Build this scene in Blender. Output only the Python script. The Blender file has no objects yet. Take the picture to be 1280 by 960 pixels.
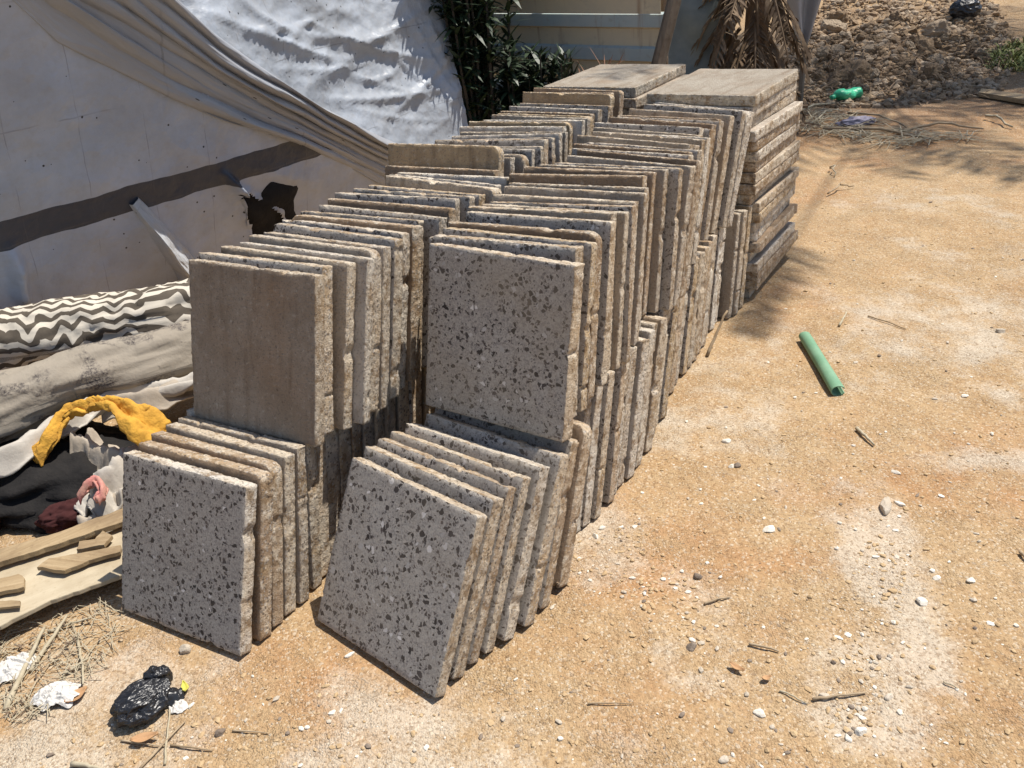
import bpy, bmesh, math, random
import numpy as np
from mathutils import Vector, Matrix, Euler, noise

random.seed(11)
R_ = math.radians
sc = bpy.context.scene
COL = sc.collection

# ------------------------------------------------------------------ camera model
FPX, PITCH, ROLL, CAMH = 1091.2, 0.48612, -0.097981, 1.41681
F_ = Vector((0, math.cos(PITCH), -math.sin(PITCH)))
R0 = Vector((1, 0, 0)); U0 = R0.cross(F_)
CR = math.cos(ROLL) * R0 + math.sin(ROLL) * U0
CU = -math.sin(ROLL) * R0 + math.cos(ROLL) * U0
CP = Vector((0, 0, CAMH))

def ray(u, v):
    return F_ + (u - 640) / FPX * CR + (480 - v) / FPX * CU
def at_z(u, v, z=0.0):
    d = ray(u, v); return CP + d * ((z - CAMH) / d.z)
def at_plane(u, v, p0, n):
    d = ray(u, v); return CP + d * ((p0 - CP).dot(n) / d.dot(n))
def at_y(u, v, y):
    d = ray(u, v); return CP + d * (y / d.y)

RD = Vector((0.5542, 0.8324, 0)); RT = Vector((0.8324, -0.5542, 0))   # along / across the slab rows
def row(s, l, z=0.0):
    return RD * s + RT * l + Vector((0, 0, z))
ROWANG = math.degrees(math.atan2(RT.y, RT.x))

# ------------------------------------------------------------------ object helpers
def link(o, parent=None):
    COL.objects.link(o)
    if parent: o.parent = parent
    return o
def mesh_obj(name, verts, faces, mats, parent=None, mat_idx=None, smooth=False, loc=None):
    me = bpy.data.meshes.new(name)
    me.from_pydata([tuple(v) for v in verts], [], faces)
    for m in (mats if isinstance(mats, (list, tuple)) else [mats]): me.materials.append(m)
    if mat_idx is not None:
        me.polygons.foreach_set('material_index', mat_idx)
    if smooth:
        me.polygons.foreach_set('use_smooth', [True] * len(me.polygons))
    me.update()
    o = bpy.data.objects.new(name, me)
    if loc is not None: o.location = loc
    return link(o, parent)
def tag(o, label=None, cat=None, group=None, kind=None):
    if label: o['label'] = label
    if cat: o['category'] = cat
    if group: o['group'] = group
    if kind or cat: o['kind'] = kind or 'thing'
    return o
def empty(name, loc):
    o = bpy.data.objects.new(name, None); o.empty_display_size = .1; o.location = loc
    return link(o)
def recenter(o):
    """move a mesh object's origin to the bottom centre of its mesh"""
    me = o.data; n = len(me.vertices)
    co = np.empty(n * 3); me.vertices.foreach_get('co', co); co = co.reshape(-1, 3)
    c = np.array([(co[:, 0].min() + co[:, 0].max()) / 2, (co[:, 1].min() + co[:, 1].max()) / 2, co[:, 2].min()])
    me.vertices.foreach_set('co', (co - c).ravel()); o.location = Vector(c) + o.location
    me.update(); return o

def fbm(p, sc_=1.0, oc=3, seed=0.0):
    v = 0; a = 1; q = Vector((p[0] * sc_ + seed, p[1] * sc_ + seed * .7, (p[2] if len(p) > 2 else 0) * sc_ - seed))
    for _ in range(oc):
        v += a * noise.noise(q); q = q * 2.03; a *= .5
    return v

class MB:
    """collects simple shapes into one mesh"""
    def __init__(s): s.v = []; s.f = []; s.m = []
    def add(s, vs, fs, mi=0):
        b = len(s.v); s.v += [Vector(v) for v in vs]; s.f += [tuple(i + b for i in f) for f in fs]; s.m += [mi] * len(fs)
    def tube(s, pts, rad, n=7, mi=0, flat=1.0, caps=True):
        pts = [Vector(p) for p in pts]; k = len(pts)
        rad = rad if isinstance(rad, (list, tuple)) else [rad] * k
        vs = []; ref = Vector((0, 0, 1))
        for i, p in enumerate(pts):
            t = (pts[min(i + 1, k - 1)] - pts[max(i - 1, 0)]).normalized()
            a = t.cross(ref)
            if a.length < .1: a = t.cross(Vector((1, 0, 0)))
            a.normalize(); b = a.cross(t)
            for j in range(n):
                an = 2 * math.pi * j / n
                vs.append(p + a * math.cos(an) * rad[i] + b * math.sin(an) * rad[i] * flat)
        fs = [(i * n + j, i * n + (j + 1) % n, (i + 1) * n + (j + 1) % n, (i + 1) * n + j) for i in range(k - 1) for j in range(n)]
        if caps: fs += [tuple(range(n))[::-1], tuple(range((k - 1) * n, k * n))]
        s.add(vs, fs, mi)
    def build(s, name, mats, parent=None, smooth=False, loc=None):
        return mesh_obj(name, s.v, s.f, mats, parent, s.m, smooth, loc)

def grid_faces(nu, nv, closed_v=False):
    fs = []
    for i in range(nu - 1):
        for j in range(nv - (0 if closed_v else 1)):
            j2 = (j + 1) % nv
            fs.append((i * nv + j, (i + 1) * nv + j, (i + 1) * nv + j2, i * nv + j2))
    return fs

# ------------------------------------------------------------------ materials
class NT:
    def __init__(s, name):
        s.m = bpy.data.materials.new(name); s.m.use_nodes = True
        s.t = s.m.node_tree; s.b = s.t.nodes['Principled BSDF']
    def n(s, typ, **kw):
        nd = s.t.nodes.new(typ)
        for k, v in kw.items(): setattr(nd, k, v)
        return nd
    def l(s, a, b): s.t.links.new(a, b)
    def val(s, nd, name, v): nd.inputs[name].default_value = v; return nd
    def mix(s, fac, a, b, mode='MIX'):
        nd = s.n('ShaderNodeMix', data_type='RGBA', blend_type=mode)
        for sock, x in ((nd.inputs['Factor'], fac), (nd.inputs['A'], a), (nd.inputs['B'], b)):
            if isinstance(x, (int, float)): sock.default_value = x
            elif isinstance(x, tuple): sock.default_value = (*x, 1) if len(x) == 3 else x
            else: s.l(x, sock)
        return nd.outputs['Result']
    def noise(s, vec, scale, detail=4, rough=.55, dist=0.0):
        nd = s.n('ShaderNodeTexNoise'); nd.inputs['Scale'].default_value = scale
        nd.inputs['Detail'].default_value = detail; nd.inputs['Roughness'].default_value = rough; nd.inputs['Distortion'].default_value = dist
        if vec is not None: s.l(vec, nd.inputs['Vector'])
        return nd.outputs['Fac']
    def ramp(s, fac, stops, interp='LINEAR'):
        nd = s.n('ShaderNodeValToRGB'); cr = nd.color_ramp; cr.interpolation = interp
        while len(cr.elements) < len(stops): cr.elements.new(.5)
        for e, (p, c) in zip(cr.elements, stops):
            e.position = p; e.color = (c, c, c, 1) if isinstance(c, (int, float)) else (*c, 1)
        s.l(fac, nd.inputs['Fac']); return nd.outputs['Color']
    def math(s, op, a, b=None, clamp=False):
        nd = s.n('ShaderNodeMath', operation=op, use_clamp=clamp)
        for sock, x in zip(nd.inputs, (a, b)):
            if x is None: continue
            if isinstance(x, (int, float)): sock.default_value = x
            else: s.l(x, sock)
        return nd.outputs[0]
    def voro(s, vec, scale, feature='F1', rnd=1.0):
        nd = s.n('ShaderNodeTexVoronoi', feature=feature); nd.inputs['Scale'].default_value = scale
        nd.inputs['Randomness'].default_value = rnd
        if vec is not None: s.l(vec, nd.inputs['Vector'])
        return nd
    def bump(s, h, strength=.5, dist=.01, normal=None):
        nd = s.n('ShaderNodeBump'); nd.inputs['Strength'].default_value = strength; nd.inputs['Distance'].default_value = dist
        s.l(h, nd.inputs['Height'])
        if normal is not None: s.l(normal, nd.inputs['Normal'])
        return nd.outputs['Normal']
    def out(s, color=None, rough=.8, normal=None, spec=.3):
        if color is not None:
            if isinstance(color, tuple): s.b.inputs['Base Color'].default_value = (*color, 1)
            else: s.l(color, s.b.inputs['Base Color'])
        if isinstance(rough, (int, float)): s.b.inputs['Roughness'].default_value = rough
        else: s.l(rough, s.b.inputs['Roughness'])
        s.b.inputs['Specular IOR Level'].default_value = spec
        if normal is not None: s.l(normal, s.b.inputs['Normal'])
        return s.m
    def objcoord(s, rnd=True):
        tc = s.n('ShaderNodeTexCoord').outputs['Object']
        if not rnd: return tc
        oi = s.n('ShaderNodeObjectInfo')
        k = s.math('MULTIPLY', oi.outputs['Random'], 37.0)
        va = s.n('ShaderNodeVectorMath', operation='ADD'); s.l(tc, va.inputs[0])
        cb = s.n('ShaderNodeCombineXYZ')
        for i in range(3): s.l(k, cb.inputs[i])
        s.l(cb.outputs[0], va.inputs[1]); return va.outputs[0]

def mat_terrazzo():
    t = NT('terrazzo_face'); v = t.objcoord()
    oi = t.n('ShaderNodeObjectInfo')
    # matrix
    base = t.mix(t.noise(v, 9, 5), (.335, .295, .25), (.49, .445, .39))
    fine = t.voro(v, 300)
    base = t.mix(t.math('MULTIPLY', t.ramp(fine.outputs['Color'], [(.3, 0), (.75, 1)]), .6), base, (.19, .175, .165))
    base = t.mix(t.math('MULTIPLY', t.ramp(t.noise(v, 34, 5, .7), [(.45, 0), (.65, 1)]), .35), base, (.49, .45, .395))
    # distort
    nz = t.n('ShaderNodeTexNoise'); nz.inputs['Scale'].default_value = 75; nz.inputs['Detail'].default_value = 3; t.l(v, nz.inputs['Vector'])
    sub = t.n('ShaderNodeVectorMath', operation='MULTIPLY_ADD'); t.l(nz.outputs['Color'], sub.inputs[0])
    sub.inputs[1].default_value = (.012, .012, .012); t.l(v, sub.inputs[2]); vd = sub.outputs[0]
    def chips(scale, sel, rad, col, base, var=.5):
        vo = t.voro(vd, scale)
        sp = t.n('ShaderNodeSeparateColor'); t.l(vo.outputs['Color'], sp.inputs[0])
        size = t.math('MULTIPLY_ADD', sp.outputs[1], rad * var); t.t.nodes[-1].inputs[2].default_value = rad * (1 - var)
        m1 = t.math('LESS_THAN', sp.outputs[0], sel)
        ve = t.voro(vd, scale, 'DISTANCE_TO_EDGE')
        d = t.math('GREATER_THAN', ve.outputs['Distance'], t.math('SUBTRACT', .5, size))
        # the 3-D cell distance is in cell units
        m = t.math('MULTIPLY', m1, d)
        cc = t.mix(sp.outputs[2], col, tuple(min(1, c * 2.0 + .01) for c in col))
        return t.mix(m, base, cc), m
    base, m0 = chips(190, .26, .47, (.14, .125, .115), base)
    base, m1 = chips(128, .20, .46, (.055, .043, .038), base)
    base, m2 = chips(77, .20, .47, (.036, .029, .026), base)
    base, m3 = chips(80, .06, .42, (.36, .335, .31), base)
    mp = t.n('ShaderNodeMapping'); mp.inputs['Scale'].default_value = (20, 20, 4); mp.inputs['Rotation'].default_value = (0, .35, 0); t.l(v, mp.inputs['Vector']); SMEAR = mp.outputs[0]
    dirt = t.noise(v, 5, 6, .65)
    dm = t.math('MAXIMUM', t.ramp(dirt, [(.40, 0), (.62, .85)]), t.math('MULTIPLY', t.ramp(t.noise(SMEAR, 1.0, 5, .65), [(.52, 0), (.68, 1)]), .6))
    sc_ = t.n('ShaderNodeSeparateColor'); t.l(oi.outputs['Color'], sc_.inputs[0])
    aamt = t.math('MULTIPLY', dm, oi.outputs['Alpha'])
    base = t.mix(aamt, base, t.mix(t.noise(v, 70, 4, .7), (.25, .195, .125), (.46, .38, .28)))
    nb = t.bump(t.noise(v, 160, 3), .25, .002)
    return t.out(base, t.math('MULTIPLY_ADD', dirt, .25) if False else .72, nb, .3)

def mat_cement():
    t = NT('cement_backing'); v = t.objcoord()
    oi = t.n('ShaderNodeObjectInfo'); tint = oi.outputs['Color']
    n1 = t.noise(v, 16, 6, .7); n2 = t.noise(v, 75, 6, .75); n3 = t.noise(v, 4, 3)
    c = t.mix(t.ramp(n1, [(.3, 0), (.7, 1)]), t.mix(.32, tint, (.16, .11, .065)), tint)
    # dark wet streaks and rusty stains
    mp = t.n('ShaderNodeMapping'); mp.inputs['Scale'].default_value = (30, 60, 4); t.l(v, mp.inputs['Vector'])
    st = t.noise(mp.outputs[0], 1.0, 4, .6)
    c = t.mix(t.math('MULTIPLY', t.ramp(st, [(.52, 0), (.70, 1)]), .55), c, (.17, .115, .07))
    c = t.mix(t.math('MULTIPLY', t.ramp(n3, [(.55, 0), (.75, 1)]), .4), c, (.34, .19, .09))
    # lime crust / pale mortar spots and dust
    c = t.mix(t.math('MULTIPLY', t.ramp(n2, [(.55, 0), (.66, 1)]), .42), c, (.60, .54, .46))
    big = t.noise(v, 5.5, 5, .65, .6)
    c = t.mix(t.math('MULTIPLY', t.ramp(big, [(.46, 0), (.62, 1)]), .4), c, (.22, .155, .10))
    c = t.mix(t.math('MULTIPLY', t.ramp(t.noise(v, 95, 5, .75), [(.30, 1), (.42, 0)]), .75), c, (.10, .07, .05))
    vo = t.voro(v, 120)
    c = t.mix(t.math('MULTIPLY', t.math('LESS_THAN', vo.outputs['Distance'], .3), .35), c, (.18, .15, .12))
    h = t.math('ADD', t.math('MULTIPLY', n2, .7), t.math('MULTIPLY', t.noise(v, 220, 3, .7), .4))
    nb = t.bump(h, 1.0, .010)
    return t.out(c, .93, nb, .15)

def mat_edge():
    # cut mortar edge of a slab: pale lime crust, pits, soil stains
    t = NT('mortar_edge'); v = t.objcoord()
    oi = t.n('ShaderNodeObjectInfo'); tint = oi.outputs['Color']
    n1 = t.noise(v, 11, 5, .65); n2 = t.noise(v, 90, 6, .75); n4 = t.noise(v, 38, 5, .7)
    c = t.mix(t.ramp(n1, [(.35, 0), (.65, 1)]), t.mix(.45, tint, (.76, .63, .46)), tint)
    c = t.mix(t.math('MULTIPLY', t.ramp(t.noise(v, 7, 4, .6), [(.52, 0), (.66, 1)]), .55), c, (.50, .34, .18))
    c = t.mix(t.math('MULTIPLY', t.ramp(n4, [(.48, 0), (.62, 1)]), .7), c, (.80, .71, .57))
    c = t.mix(t.math('MULTIPLY', t.ramp(t.noise(v, 27, 5, .7), [(.50, 0), (.62, 1)]), .8), c, (.27, .175, .095))
    vo = t.voro(v, 130); sp = t.n('ShaderNodeSeparateColor'); t.l(vo.outputs['Color'], sp.inputs[0])
    m = t.math('MULTIPLY', t.math('LESS_THAN', vo.outputs['Distance'], .42), t.math('GREATER_THAN', sp.outputs[0], .62))
    c = t.mix(t.math('MULTIPLY', m, .8), c, t.mix(sp.outputs[1], (.11, .08, .06), (.66, .6, .53)))
    c = t.mix(t.math('MULTIPLY', t.ramp(n2, [(.32, 1), (.44, 0)]), .8), c, (.12, .085, .055))
    h = t.math('ADD', t.math('MULTIPLY', n2, .8), t.math('MULTIPLY', n4, 1.4))
    return t.out(c, .95, t.bump(h, 1.0, .011), .12)

def simple(name, c1, c2, scale=20, rough=.8, bump=.3, bdist=.005, detail=5, spec=.3, rnd=True, bscale=None):
    t = NT(name); v = t.objcoord(rnd)
    n = t.noise(v, scale, detail, .6)
    c = t.mix(t.ramp(n, [(.3, 0), (.7, 1)]), c1, c2)
    nb = t.bump(t.noise(v, bscale or scale * 4, 4, .6), bump, bdist) if bump else None
    return t.out(c, rough, nb, spec)

M = {}
M['terrazzo'] = mat_terrazzo(); M['cement'] = mat_cement(); M['edge'] = mat_edge()
# ------------------------------------------------------------------ terrain
def smooth(a, b, x):
    t = max(0, min(1, (x - a) / (b - a))); return t * t * (3 - 2 * t)
def bank(x, y):
    """rise of the dirt bank behind the yard, to the right of the fence"""
    e = (y - (6.35 + .12 * (x - 2)))
    w = smooth(1.5, 2.5, x)
    return w * (.14 * smooth(0, 1.3, e) + .10 * max(0, e) * (1 - smooth(8, 30, e)) + (1.2 if e > 30 else .0) * 0)
def ground_h(x, y):
    s = x * RD.x + y * RD.y; l = x * RT.x + y * RT.y
    flat = smooth(-2.1, -1.9, l) * (1 - smooth(-.95, -.75, l)) * smooth(.6, .85, s) * (1 - smooth(4.0, 4.4, s))
    d = math.hypot(x, y)
    a = 1 - flat
    h = a * (.016 * noise.noise((x * 1.1, y * 1.1, 3.1)) + .007 * noise.noise((x * 4.3, y * 4.3, 1.2)))
    b = bank(x, y)
    if b > 0: h += b + min(1, b * 5) * (.10 * noise.noise((x * 1.3, y * 1.3, 7)) + .05 * noise.noise((x * 4, y * 4, 9)))
    return h

def build_ground():
    def axis(lo, hi, step, far):
        a = list(np.arange(lo, hi + 1e-6, step)); e = step
        up = []; x = hi
        while x < far: e *= 1.18; x += e; up.append(x)
        dn = []; x = lo; e = step
        while x > -far: e *= 1.18; x -= e; dn.append(x)
        return dn[::-1] + a + up
    xs = axis(-2.0, 4.4, .0165, 260); ys = axis(.7, 7.2, .0165, 260)
    nx, ny = len(xs), len(ys)
    V = []; tone = np.zeros((nx * ny, 4)); tone[:, 3] = 1
    spots_pale = [(at_z(1080, 820), .07, .2, 1.0), (at_z(1050, 890), .07, .1, .9), (at_z(1110, 720), .07, .2, .9), (at_z(1115, 640), .06, .2, .7), (at_z(900, 860), .1, .06, .6), (at_z(1130, 430), .5, .25, .65), (at_z(1260, 380), .5, .5, .6),
                  (at_z(1240, 575), .3, .06, .8), (at_z(60, 900), .28, .25, .8), (at_z(560, 940), .3, .16, .75), (at_z(760, 690), .14, .2, .7), (at_z(880, 780), .1, .2, .6),
                  (at_z(860, 520), .25, .22, .7), (at_z(1150, 250), .6, .25, .5), (at_z(930, 560), .25, .2, .45)]
    spots_red = [(at_z(800, 725), .2, .14, 1.0), (at_z(870, 690), .16, .12, .8), (at_z(770, 880), .14, .09, .7), (at_z(420, 860), .2, .12, .8), (at_z(1180, 600), .3, .12, .8), (at_z(1260, 560), .2, .12, .7),
                 (at_z(1000, 240), .3, .35, .6), (at_z(760, 640), .1, .2, .6), (at_z(950, 700), .25, .1, .6), (at_z(1180, 150), 1.3, .7, 1.0), (at_z(160, 830), .14, .1, .5), (at_z(1000, 380), .2, .3, .4),
                 (at_z(1230, 880), .25, .2, .35)]
    P = np.array([(x, y) for x in xs for y in ys])
    Z = np.array([ground_h(x, y) if (-6 < x < 14 and -1 < y < 26) else bank(x, y) for x, y in P])
    near = (P[:, 0] > -2.5) & (P[:, 0] < 5.5) & (P[:, 1] > .4) & (P[:, 1] < 9)
    nz = np.zeros(len(P)); nz[near] = [fbm((x, y), 2.6, 5, 3.3) for x, y in P[near]]
    nz2 = np.zeros(len(P)); nz2[near] = [fbm((x, y), 9, 3, 8.3) for x, y in P[near]]
    for ch, spots in ((0, spots_pale), (1, spots_red)):
        acc = np.zeros(len(P))
        for c, a, b, w in spots:
            q = ((P[:, 0] - c.x + .05 * nz2 + .04 * nz) / a) ** 2 + ((P[:, 1] - c.y + .05 * nz) / b) ** 2
            acc = np.maximum(acc, w * np.clip(1.1 - np.sqrt(q) * .62 + nz * .75, 0, 1))
        acc = np.clip(acc + np.clip(nz2 * .55, -.25, .35) * np.clip(acc * 3, 0, 1), 0, 1)
        acc += np.clip((nz * (1 if ch == 0 else -1) - (.45 if ch == 0 else .15)) * .8, 0, .4)
        tone[:, ch] = np.clip(acc, 0, 1)
    # dark organic soil of the rubble strip
    e = P[:, 1] - (5.9 + .12 * (P[:, 0] - 2)); m = np.clip((e + .1 + nz * .35) * 3, 0, 1) * np.clip((3.0 - e - nz) * 1.2, 0, 1) * np.clip((P[:, 0] - 1.2) * 2, 0, 1) * np.clip((5.2 - P[:, 0] - nz) * 2, 0, 1)
    tone[:, 2] = np.maximum(m, np.clip((P[:, 1] - 5.3) * 2, 0, 1) * np.clip((2.0 - P[:, 0]) * 2, 0, 1))  # ground around the shrubs also darkened, imitating the deep shade there
    V = np.column_stack([P, Z])
    o = mesh_obj('ground', V.tolist(), [(i * ny + j, (i + 1) * ny + j, (i + 1) * ny + j + 1, i * ny + j + 1) for i in range(nx - 1) for j in range(ny - 1)], M['ground'], smooth=True)
    at = o.data.attributes.new('tone', 'FLOAT_COLOR', 'POINT'); at.data.foreach_set('color', tone.ravel())
    return tag(o, kind='structure')

def mat_ground():
    t = NT('sandy_ground'); tc = t.n('ShaderNodeTexCoord').outputs['Object']
    at = t.n('ShaderNodeAttribute', attribute_name='tone'); sp = t.n('ShaderNodeSeparateColor'); t.l(at.outputs['Color'], sp.inputs[0])
    n1 = t.noise(tc, 3.0, 6, .6); n2 = t.noise(tc, 18, 5, .65); n3 = t.noise(tc, 120, 3, .7)
    c = t.mix(t.ramp(n1, [(.3, 0), (.7, 1)]), (.365, .232, .117), (.415, .288, .16))
    c = t.mix(t.math('MULTIPLY', t.ramp(n2, [(.4, 0), (.7, 1)]), .5), c, (.44, .335, .205))
    def patch(ch, lo, hi):
        x = t.math('ADD', sp.outputs[ch], t.math('MULTIPLY', t.math('SUBTRACT', t.noise(tc, 26, 5, .7), .5), 1.1))
        x = t.math('ADD', x, t.math('MULTIPLY', t.math('SUBTRACT', n3, .5), .9))
        return t.ramp(x, [(lo, 0), (min(1, hi + .1), 1)])
    pm = patch(0, .30, .85)
    c = t.mix(t.math('MULTIPLY', patch(1, .15, 1.05), .7), c, (.385, .205, .095))
    c = t.mix(t.math('MULTIPLY', pm, .8), c, (.50, .43, .335))
    c = t.mix(t.math('MULTIPLY', sp.outputs[2], .55), c, (.13, .085, .055))
    # grains
    vo = t.voro(tc, 215); g = t.n('ShaderNodeSeparateColor'); t.l(vo.outputs['Color'], g.inputs[0])
    c = t.mix(t.ramp(g.outputs[0], [(.0, .6), (.4, 0), (1, 0)]), c, (.17, .10, .05))
    c = t.mix(t.ramp(g.outputs[1], [(.0, 0), (.8, 0), (1, .55)]), c, (.62, .54, .42))
    vo2 = t.voro(tc, 75); g2 = t.n('ShaderNodeSeparateColor'); t.l(vo2.outputs['Color'], g2.inputs[0])
    peb = t.math('MULTIPLY', t.math('GREATER_THAN', g2.outputs[0], .86), t.math('LESS_THAN', vo2.outputs['Distance'], .36))
    c = t.mix(t.math('MULTIPLY', peb, .7), c, t.mix(g2.outputs[1], (.58, .49, .37), (.22, .14, .08)))
    loose = t.ramp(t.noise(tc, 5, 4, .6), [(.35, .15), (.65, 1)])
    h = t.math('MULTIPLY', loose, t.math('ADD', t.math('MULTIPLY', t.math('SUBTRACT', 1.0, vo.outputs['Distance']), .5), t.math('MULTIPLY', n3, .7)))
    h = t.math('ADD', h, t.math('MULTIPLY', n2, 2.2))
    h = t.math('ADD', h, t.math('MULTIPLY', peb, .6))
    return t.out(c, .95, t.bump(h, 1.0, .0075), .15)
M['ground'] = mat_ground()

# ------------------------------------------------------------------ slabs
SW = .40
def slab_mesh(seed, flip, chips=4, w=SW, hgt=SW, rough=1.0):
    """rough-edged square slab, front at y=0, back at y=.04, bottom edge on z=0"""
    rg = random.Random(seed); N = 340; T = .04
    r = [rg.uniform(.002, .007) for _ in range(4)]
    if rg.random() < .25: r[rg.randrange(4)] = rg.uniform(.015, .035)
    # outline of a rounded square, counter-clockwise seen from the front
    base = []
    hw = w / 2
    per = 2 * w + 2 * hgt
    for i in range(N):
        d = per * i / N
        if d < w: p = (-hw + d, 0); nn = (0, -1)
        elif d < w + hgt: p = (hw, d - w); nn = (1, 0)
        elif d < 2 * w + hgt: p = (hw - (d - w - hgt), hgt); nn = (0, 1)
        else: p = (-hw, hgt - (d - 2 * w - hgt)); nn = (-1, 0)
        x, z = p
        # round the corner
        for k, (cx, cz, sx, sz) in enumerate(((-hw, 0, 1, 1), (hw, 0, -1, 1), (hw, hgt, -1, -1), (-hw, hgt, 1, -1))):
            rr = r[k]; ux = (x - cx) * sx; uz = (z - cz) * sz
            if ux < rr and uz < rr:
                vx, vz = rr - ux, rr - uz; L = math.hypot(vx, vz)
                if L > 1e-6:
                    kx = rr - vx / L * rr; kz = rr - vz / L * rr
                    x, z = cx + sx * kx, cz + sz * kz; nn = (-sx * vx / L, -sz * vz / L)
        base.append((x, z, nn[0], nn[1], d))
    bites = [(rg.uniform(0, per), rg.uniform(.004, .02) * (2.2 if rg.random() < .12 else 1), rg.uniform(.002, .009) * (1.8 if rg.random() < .15 else 1), rg.choice((0, 1, 1, 2))) for _ in range(chips)]
    ys = [0, .0, .0016, .009, .016, .023, .031, .038, .04, .04]
    ins = [.012, .0012, .0, .0, .0, .0, .0, .0, .0025, .014]
    if flip: ins = [.012, .0025, .0, .0, .0, .0, .0, .0, .0012, .014]
    V = []; o1 = rg.uniform(0, 90)
    for k, (y, q) in enumerate(zip(ys, ins)):
        side = (y / T)
        if flip: side = 1 - side           # 0 = polished face, 1 = rough cement side
        for (x, z, nx, nz, d) in base:
            p = (x * 1.0, z * 1.0, o1)
            e = -.0014 * rough * (1 + noise.noise((x * 12, z * 12, o1 + side * 1.3)))
            e += .0011 * rough * side * noise.noise((x * 50, z * 50, o1 + y * 110)) + .0016 * rough * noise.noise((x * 110, z * 110, o1 + y * 160)) - .0022 * rough * max(0, noise.noise((x * 150, z * 150, o1 + y * 260)) - .1) * (1.8 if k in (1, 2, 7, 8) else .6)
            for (bd, bw, bdp, bs) in bites:
                dd = min(abs(d - bd), per - abs(d - bd)) / bw
                if dd < 1:
                    dep = (1 - side if bs == 0 else side if bs == 2 else 1)
                    e -= bdp * (1 - dd * dd) * dep * (.8 + .5 * noise.noise((d * 60, y * 80, seed)))
            e -= q
            if k in (0, len(ys) - 1): x, z, e = x * .93, hgt / 2 + (z - hgt / 2) * .93, 0
            yy = y + (.0015 * rough * noise.noise((x * 20, z * 20, 5 + o1 + k)) if 0 < k < 9 else 0)
            V.append((x + nx * e, yy, z + nz * e))
    Fc = []; mi = []
    K = len(ys)
    for k in range(K - 1):
        for i in range(N):
            j = (i + 1) % N
            Fc.append((k * N + i, k * N + j, (k + 1) * N + j, (k + 1) * N + i))
            if 0 < k < K - 2: mi.append(2)
            elif not flip: mi.append(0 if k == 0 else 1)
            else: mi.append(0 if k == K - 2 else 1)
    Fc.append(tuple(range(N))[::-1]); mi.append(1 if flip else 0)
    Fc.append(tuple(range((K - 1) * N, K * N))); mi.append(0 if flip else 1)
    me = bpy.data.meshes.new('terrazzo_slab'); me.from_pydata(V, [], Fc)
    me.materials.append(M['terrazzo']); me.materials.append(M['cement']); me.materials.append(M['edge'])
    me.polygons.foreach_set('material_index', mi)
    me.polygons.foreach_set('use_smooth', [len(f) == 4 for f in Fc])
    me.update()
    bm = bmesh.new(); bm.from_mesh(me); bmesh.ops.recalc_face_normals(bm, faces=bm.faces)
    bm.to_mesh(me); bm.free()
    return me

MESH_T = [slab_mesh(100 + i, False, 3 + i % 6) for i in range(26)]
MESH_C = [slab_mesh(300 + i, True, 3 + i % 5) for i in range(26)]
TINTS = [((.56, .47, .36), 'beige'), ((.42, .30, .20), 'brown'), ((.50, .43, .35), 'grey-beige'), ((.64, .58, .50), 'pale'), ((.48, .35, .21), 'ochre'), ((.45, .385, .31), 'dusty'), ((.53, .43, .32), 'tan'), ((.72, .67, .59), 'whitish'), ((.31, .215, .14), 'umber')]
ORD = ['front', 'second', 'third', 'fourth', 'fifth', 'sixth', 'seventh', 'eighth', 'ninth', 'tenth', 'eleventh', 'twelfth', 'thirteenth', 'fourteenth', 'fifteenth', 'sixteenth', 'seventeenth', 'eighteenth', 'nineteenth', 'twentieth']
def ordinal(i):
    if i < 20: return ORD[i]
    tens = {2: 'twent', 3: 'thirt', 4: 'fort', 5: 'fift'}[(i + 1) // 10]; u = (i + 1) % 10
    return tens + 'ieth' if u == 0 else tens + 'y-' + ORD[u - 1].replace('front', 'first')
SN = [0]
def put_slab(s_bot, l, z, yaw, lean, t, label, group, terr=None, tint=None, dirt=.5, mesh=None, roll=0):
    rg = random.Random(SN[0] * 7 + 5); SN[0] += 1
    if terr is None: terr = rg.random() < .5
    me = mesh or rg.choice(MESH_T if terr else MESH_C)
    o = bpy.data.objects.new('terrazzo_slab', me); link(o)
    o.location = row(s_bot, l, z + t * math.sin(R_(lean)))
    o.rotation_euler = (-R_(lean), R_(roll), R_(yaw)); o.scale = (-1 if SN[0] > 20 and rg.random() < .5 else 1, t / .04, 1)
    tc, tn = tint or rg.choice(TINTS)
    k = rg.uniform(.9, 1.1)
    o.color = (tc[0] * k, tc[1] * k, tc[2] * k, dirt)
    tag(o, label, 'slab', group)
    return o

def arrange(tops, lean_fn, smin=.034, subdiv=.066, tmax=.042):
    """tops: (s, l, yaw) of each slab's upper edge. Fill wide gaps, then push slabs apart so that they do not cross."""
    rows_ = [tops[0]]
    for a in tops[1:]:
        b = rows_[-1]; k = max(1, int((a[0] - b[0]) / .047 + .35)) if a[0] - b[0] > subdiv else 1
        for j in range(1, k):
            f = j / k; rows_.append((b[0] + (a[0] - b[0]) * f, b[1] + (a[1] - b[1]) * f + random.uniform(-.018, .018), b[2] + (a[2] - b[2]) * f))
        rows_.append(a)
    out = []; pl = pr = -9
    for i, (s, l, yaw) in enumerate(rows_):
        dy = math.tan(R_(yaw - ROWANG)) * .2       # right end further (+) along the row
        sl, sr = max(s - dy, pl + smin), max(s + dy, pr + smin)
        out.append([(sl + sr) / 2, l, ROWANG + math.degrees(math.atan2((sr - sl) / 2, .2)), sl, sr]); pl, pr = sl, sr
    res = []
    for i, (s, l, yaw, sl, sr) in enumerate(out):
        g = min(out[i + 1][3] - sl, out[i + 1][4] - sr) if i + 1 < len(out) else .04
        ln = lean_fn(i, s)
        t = max(.024, min(tmax, g * .97)) * math.cos(R_(ln))
        res.append((s, l, yaw, ln, t))
    return res
build_ground()
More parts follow.
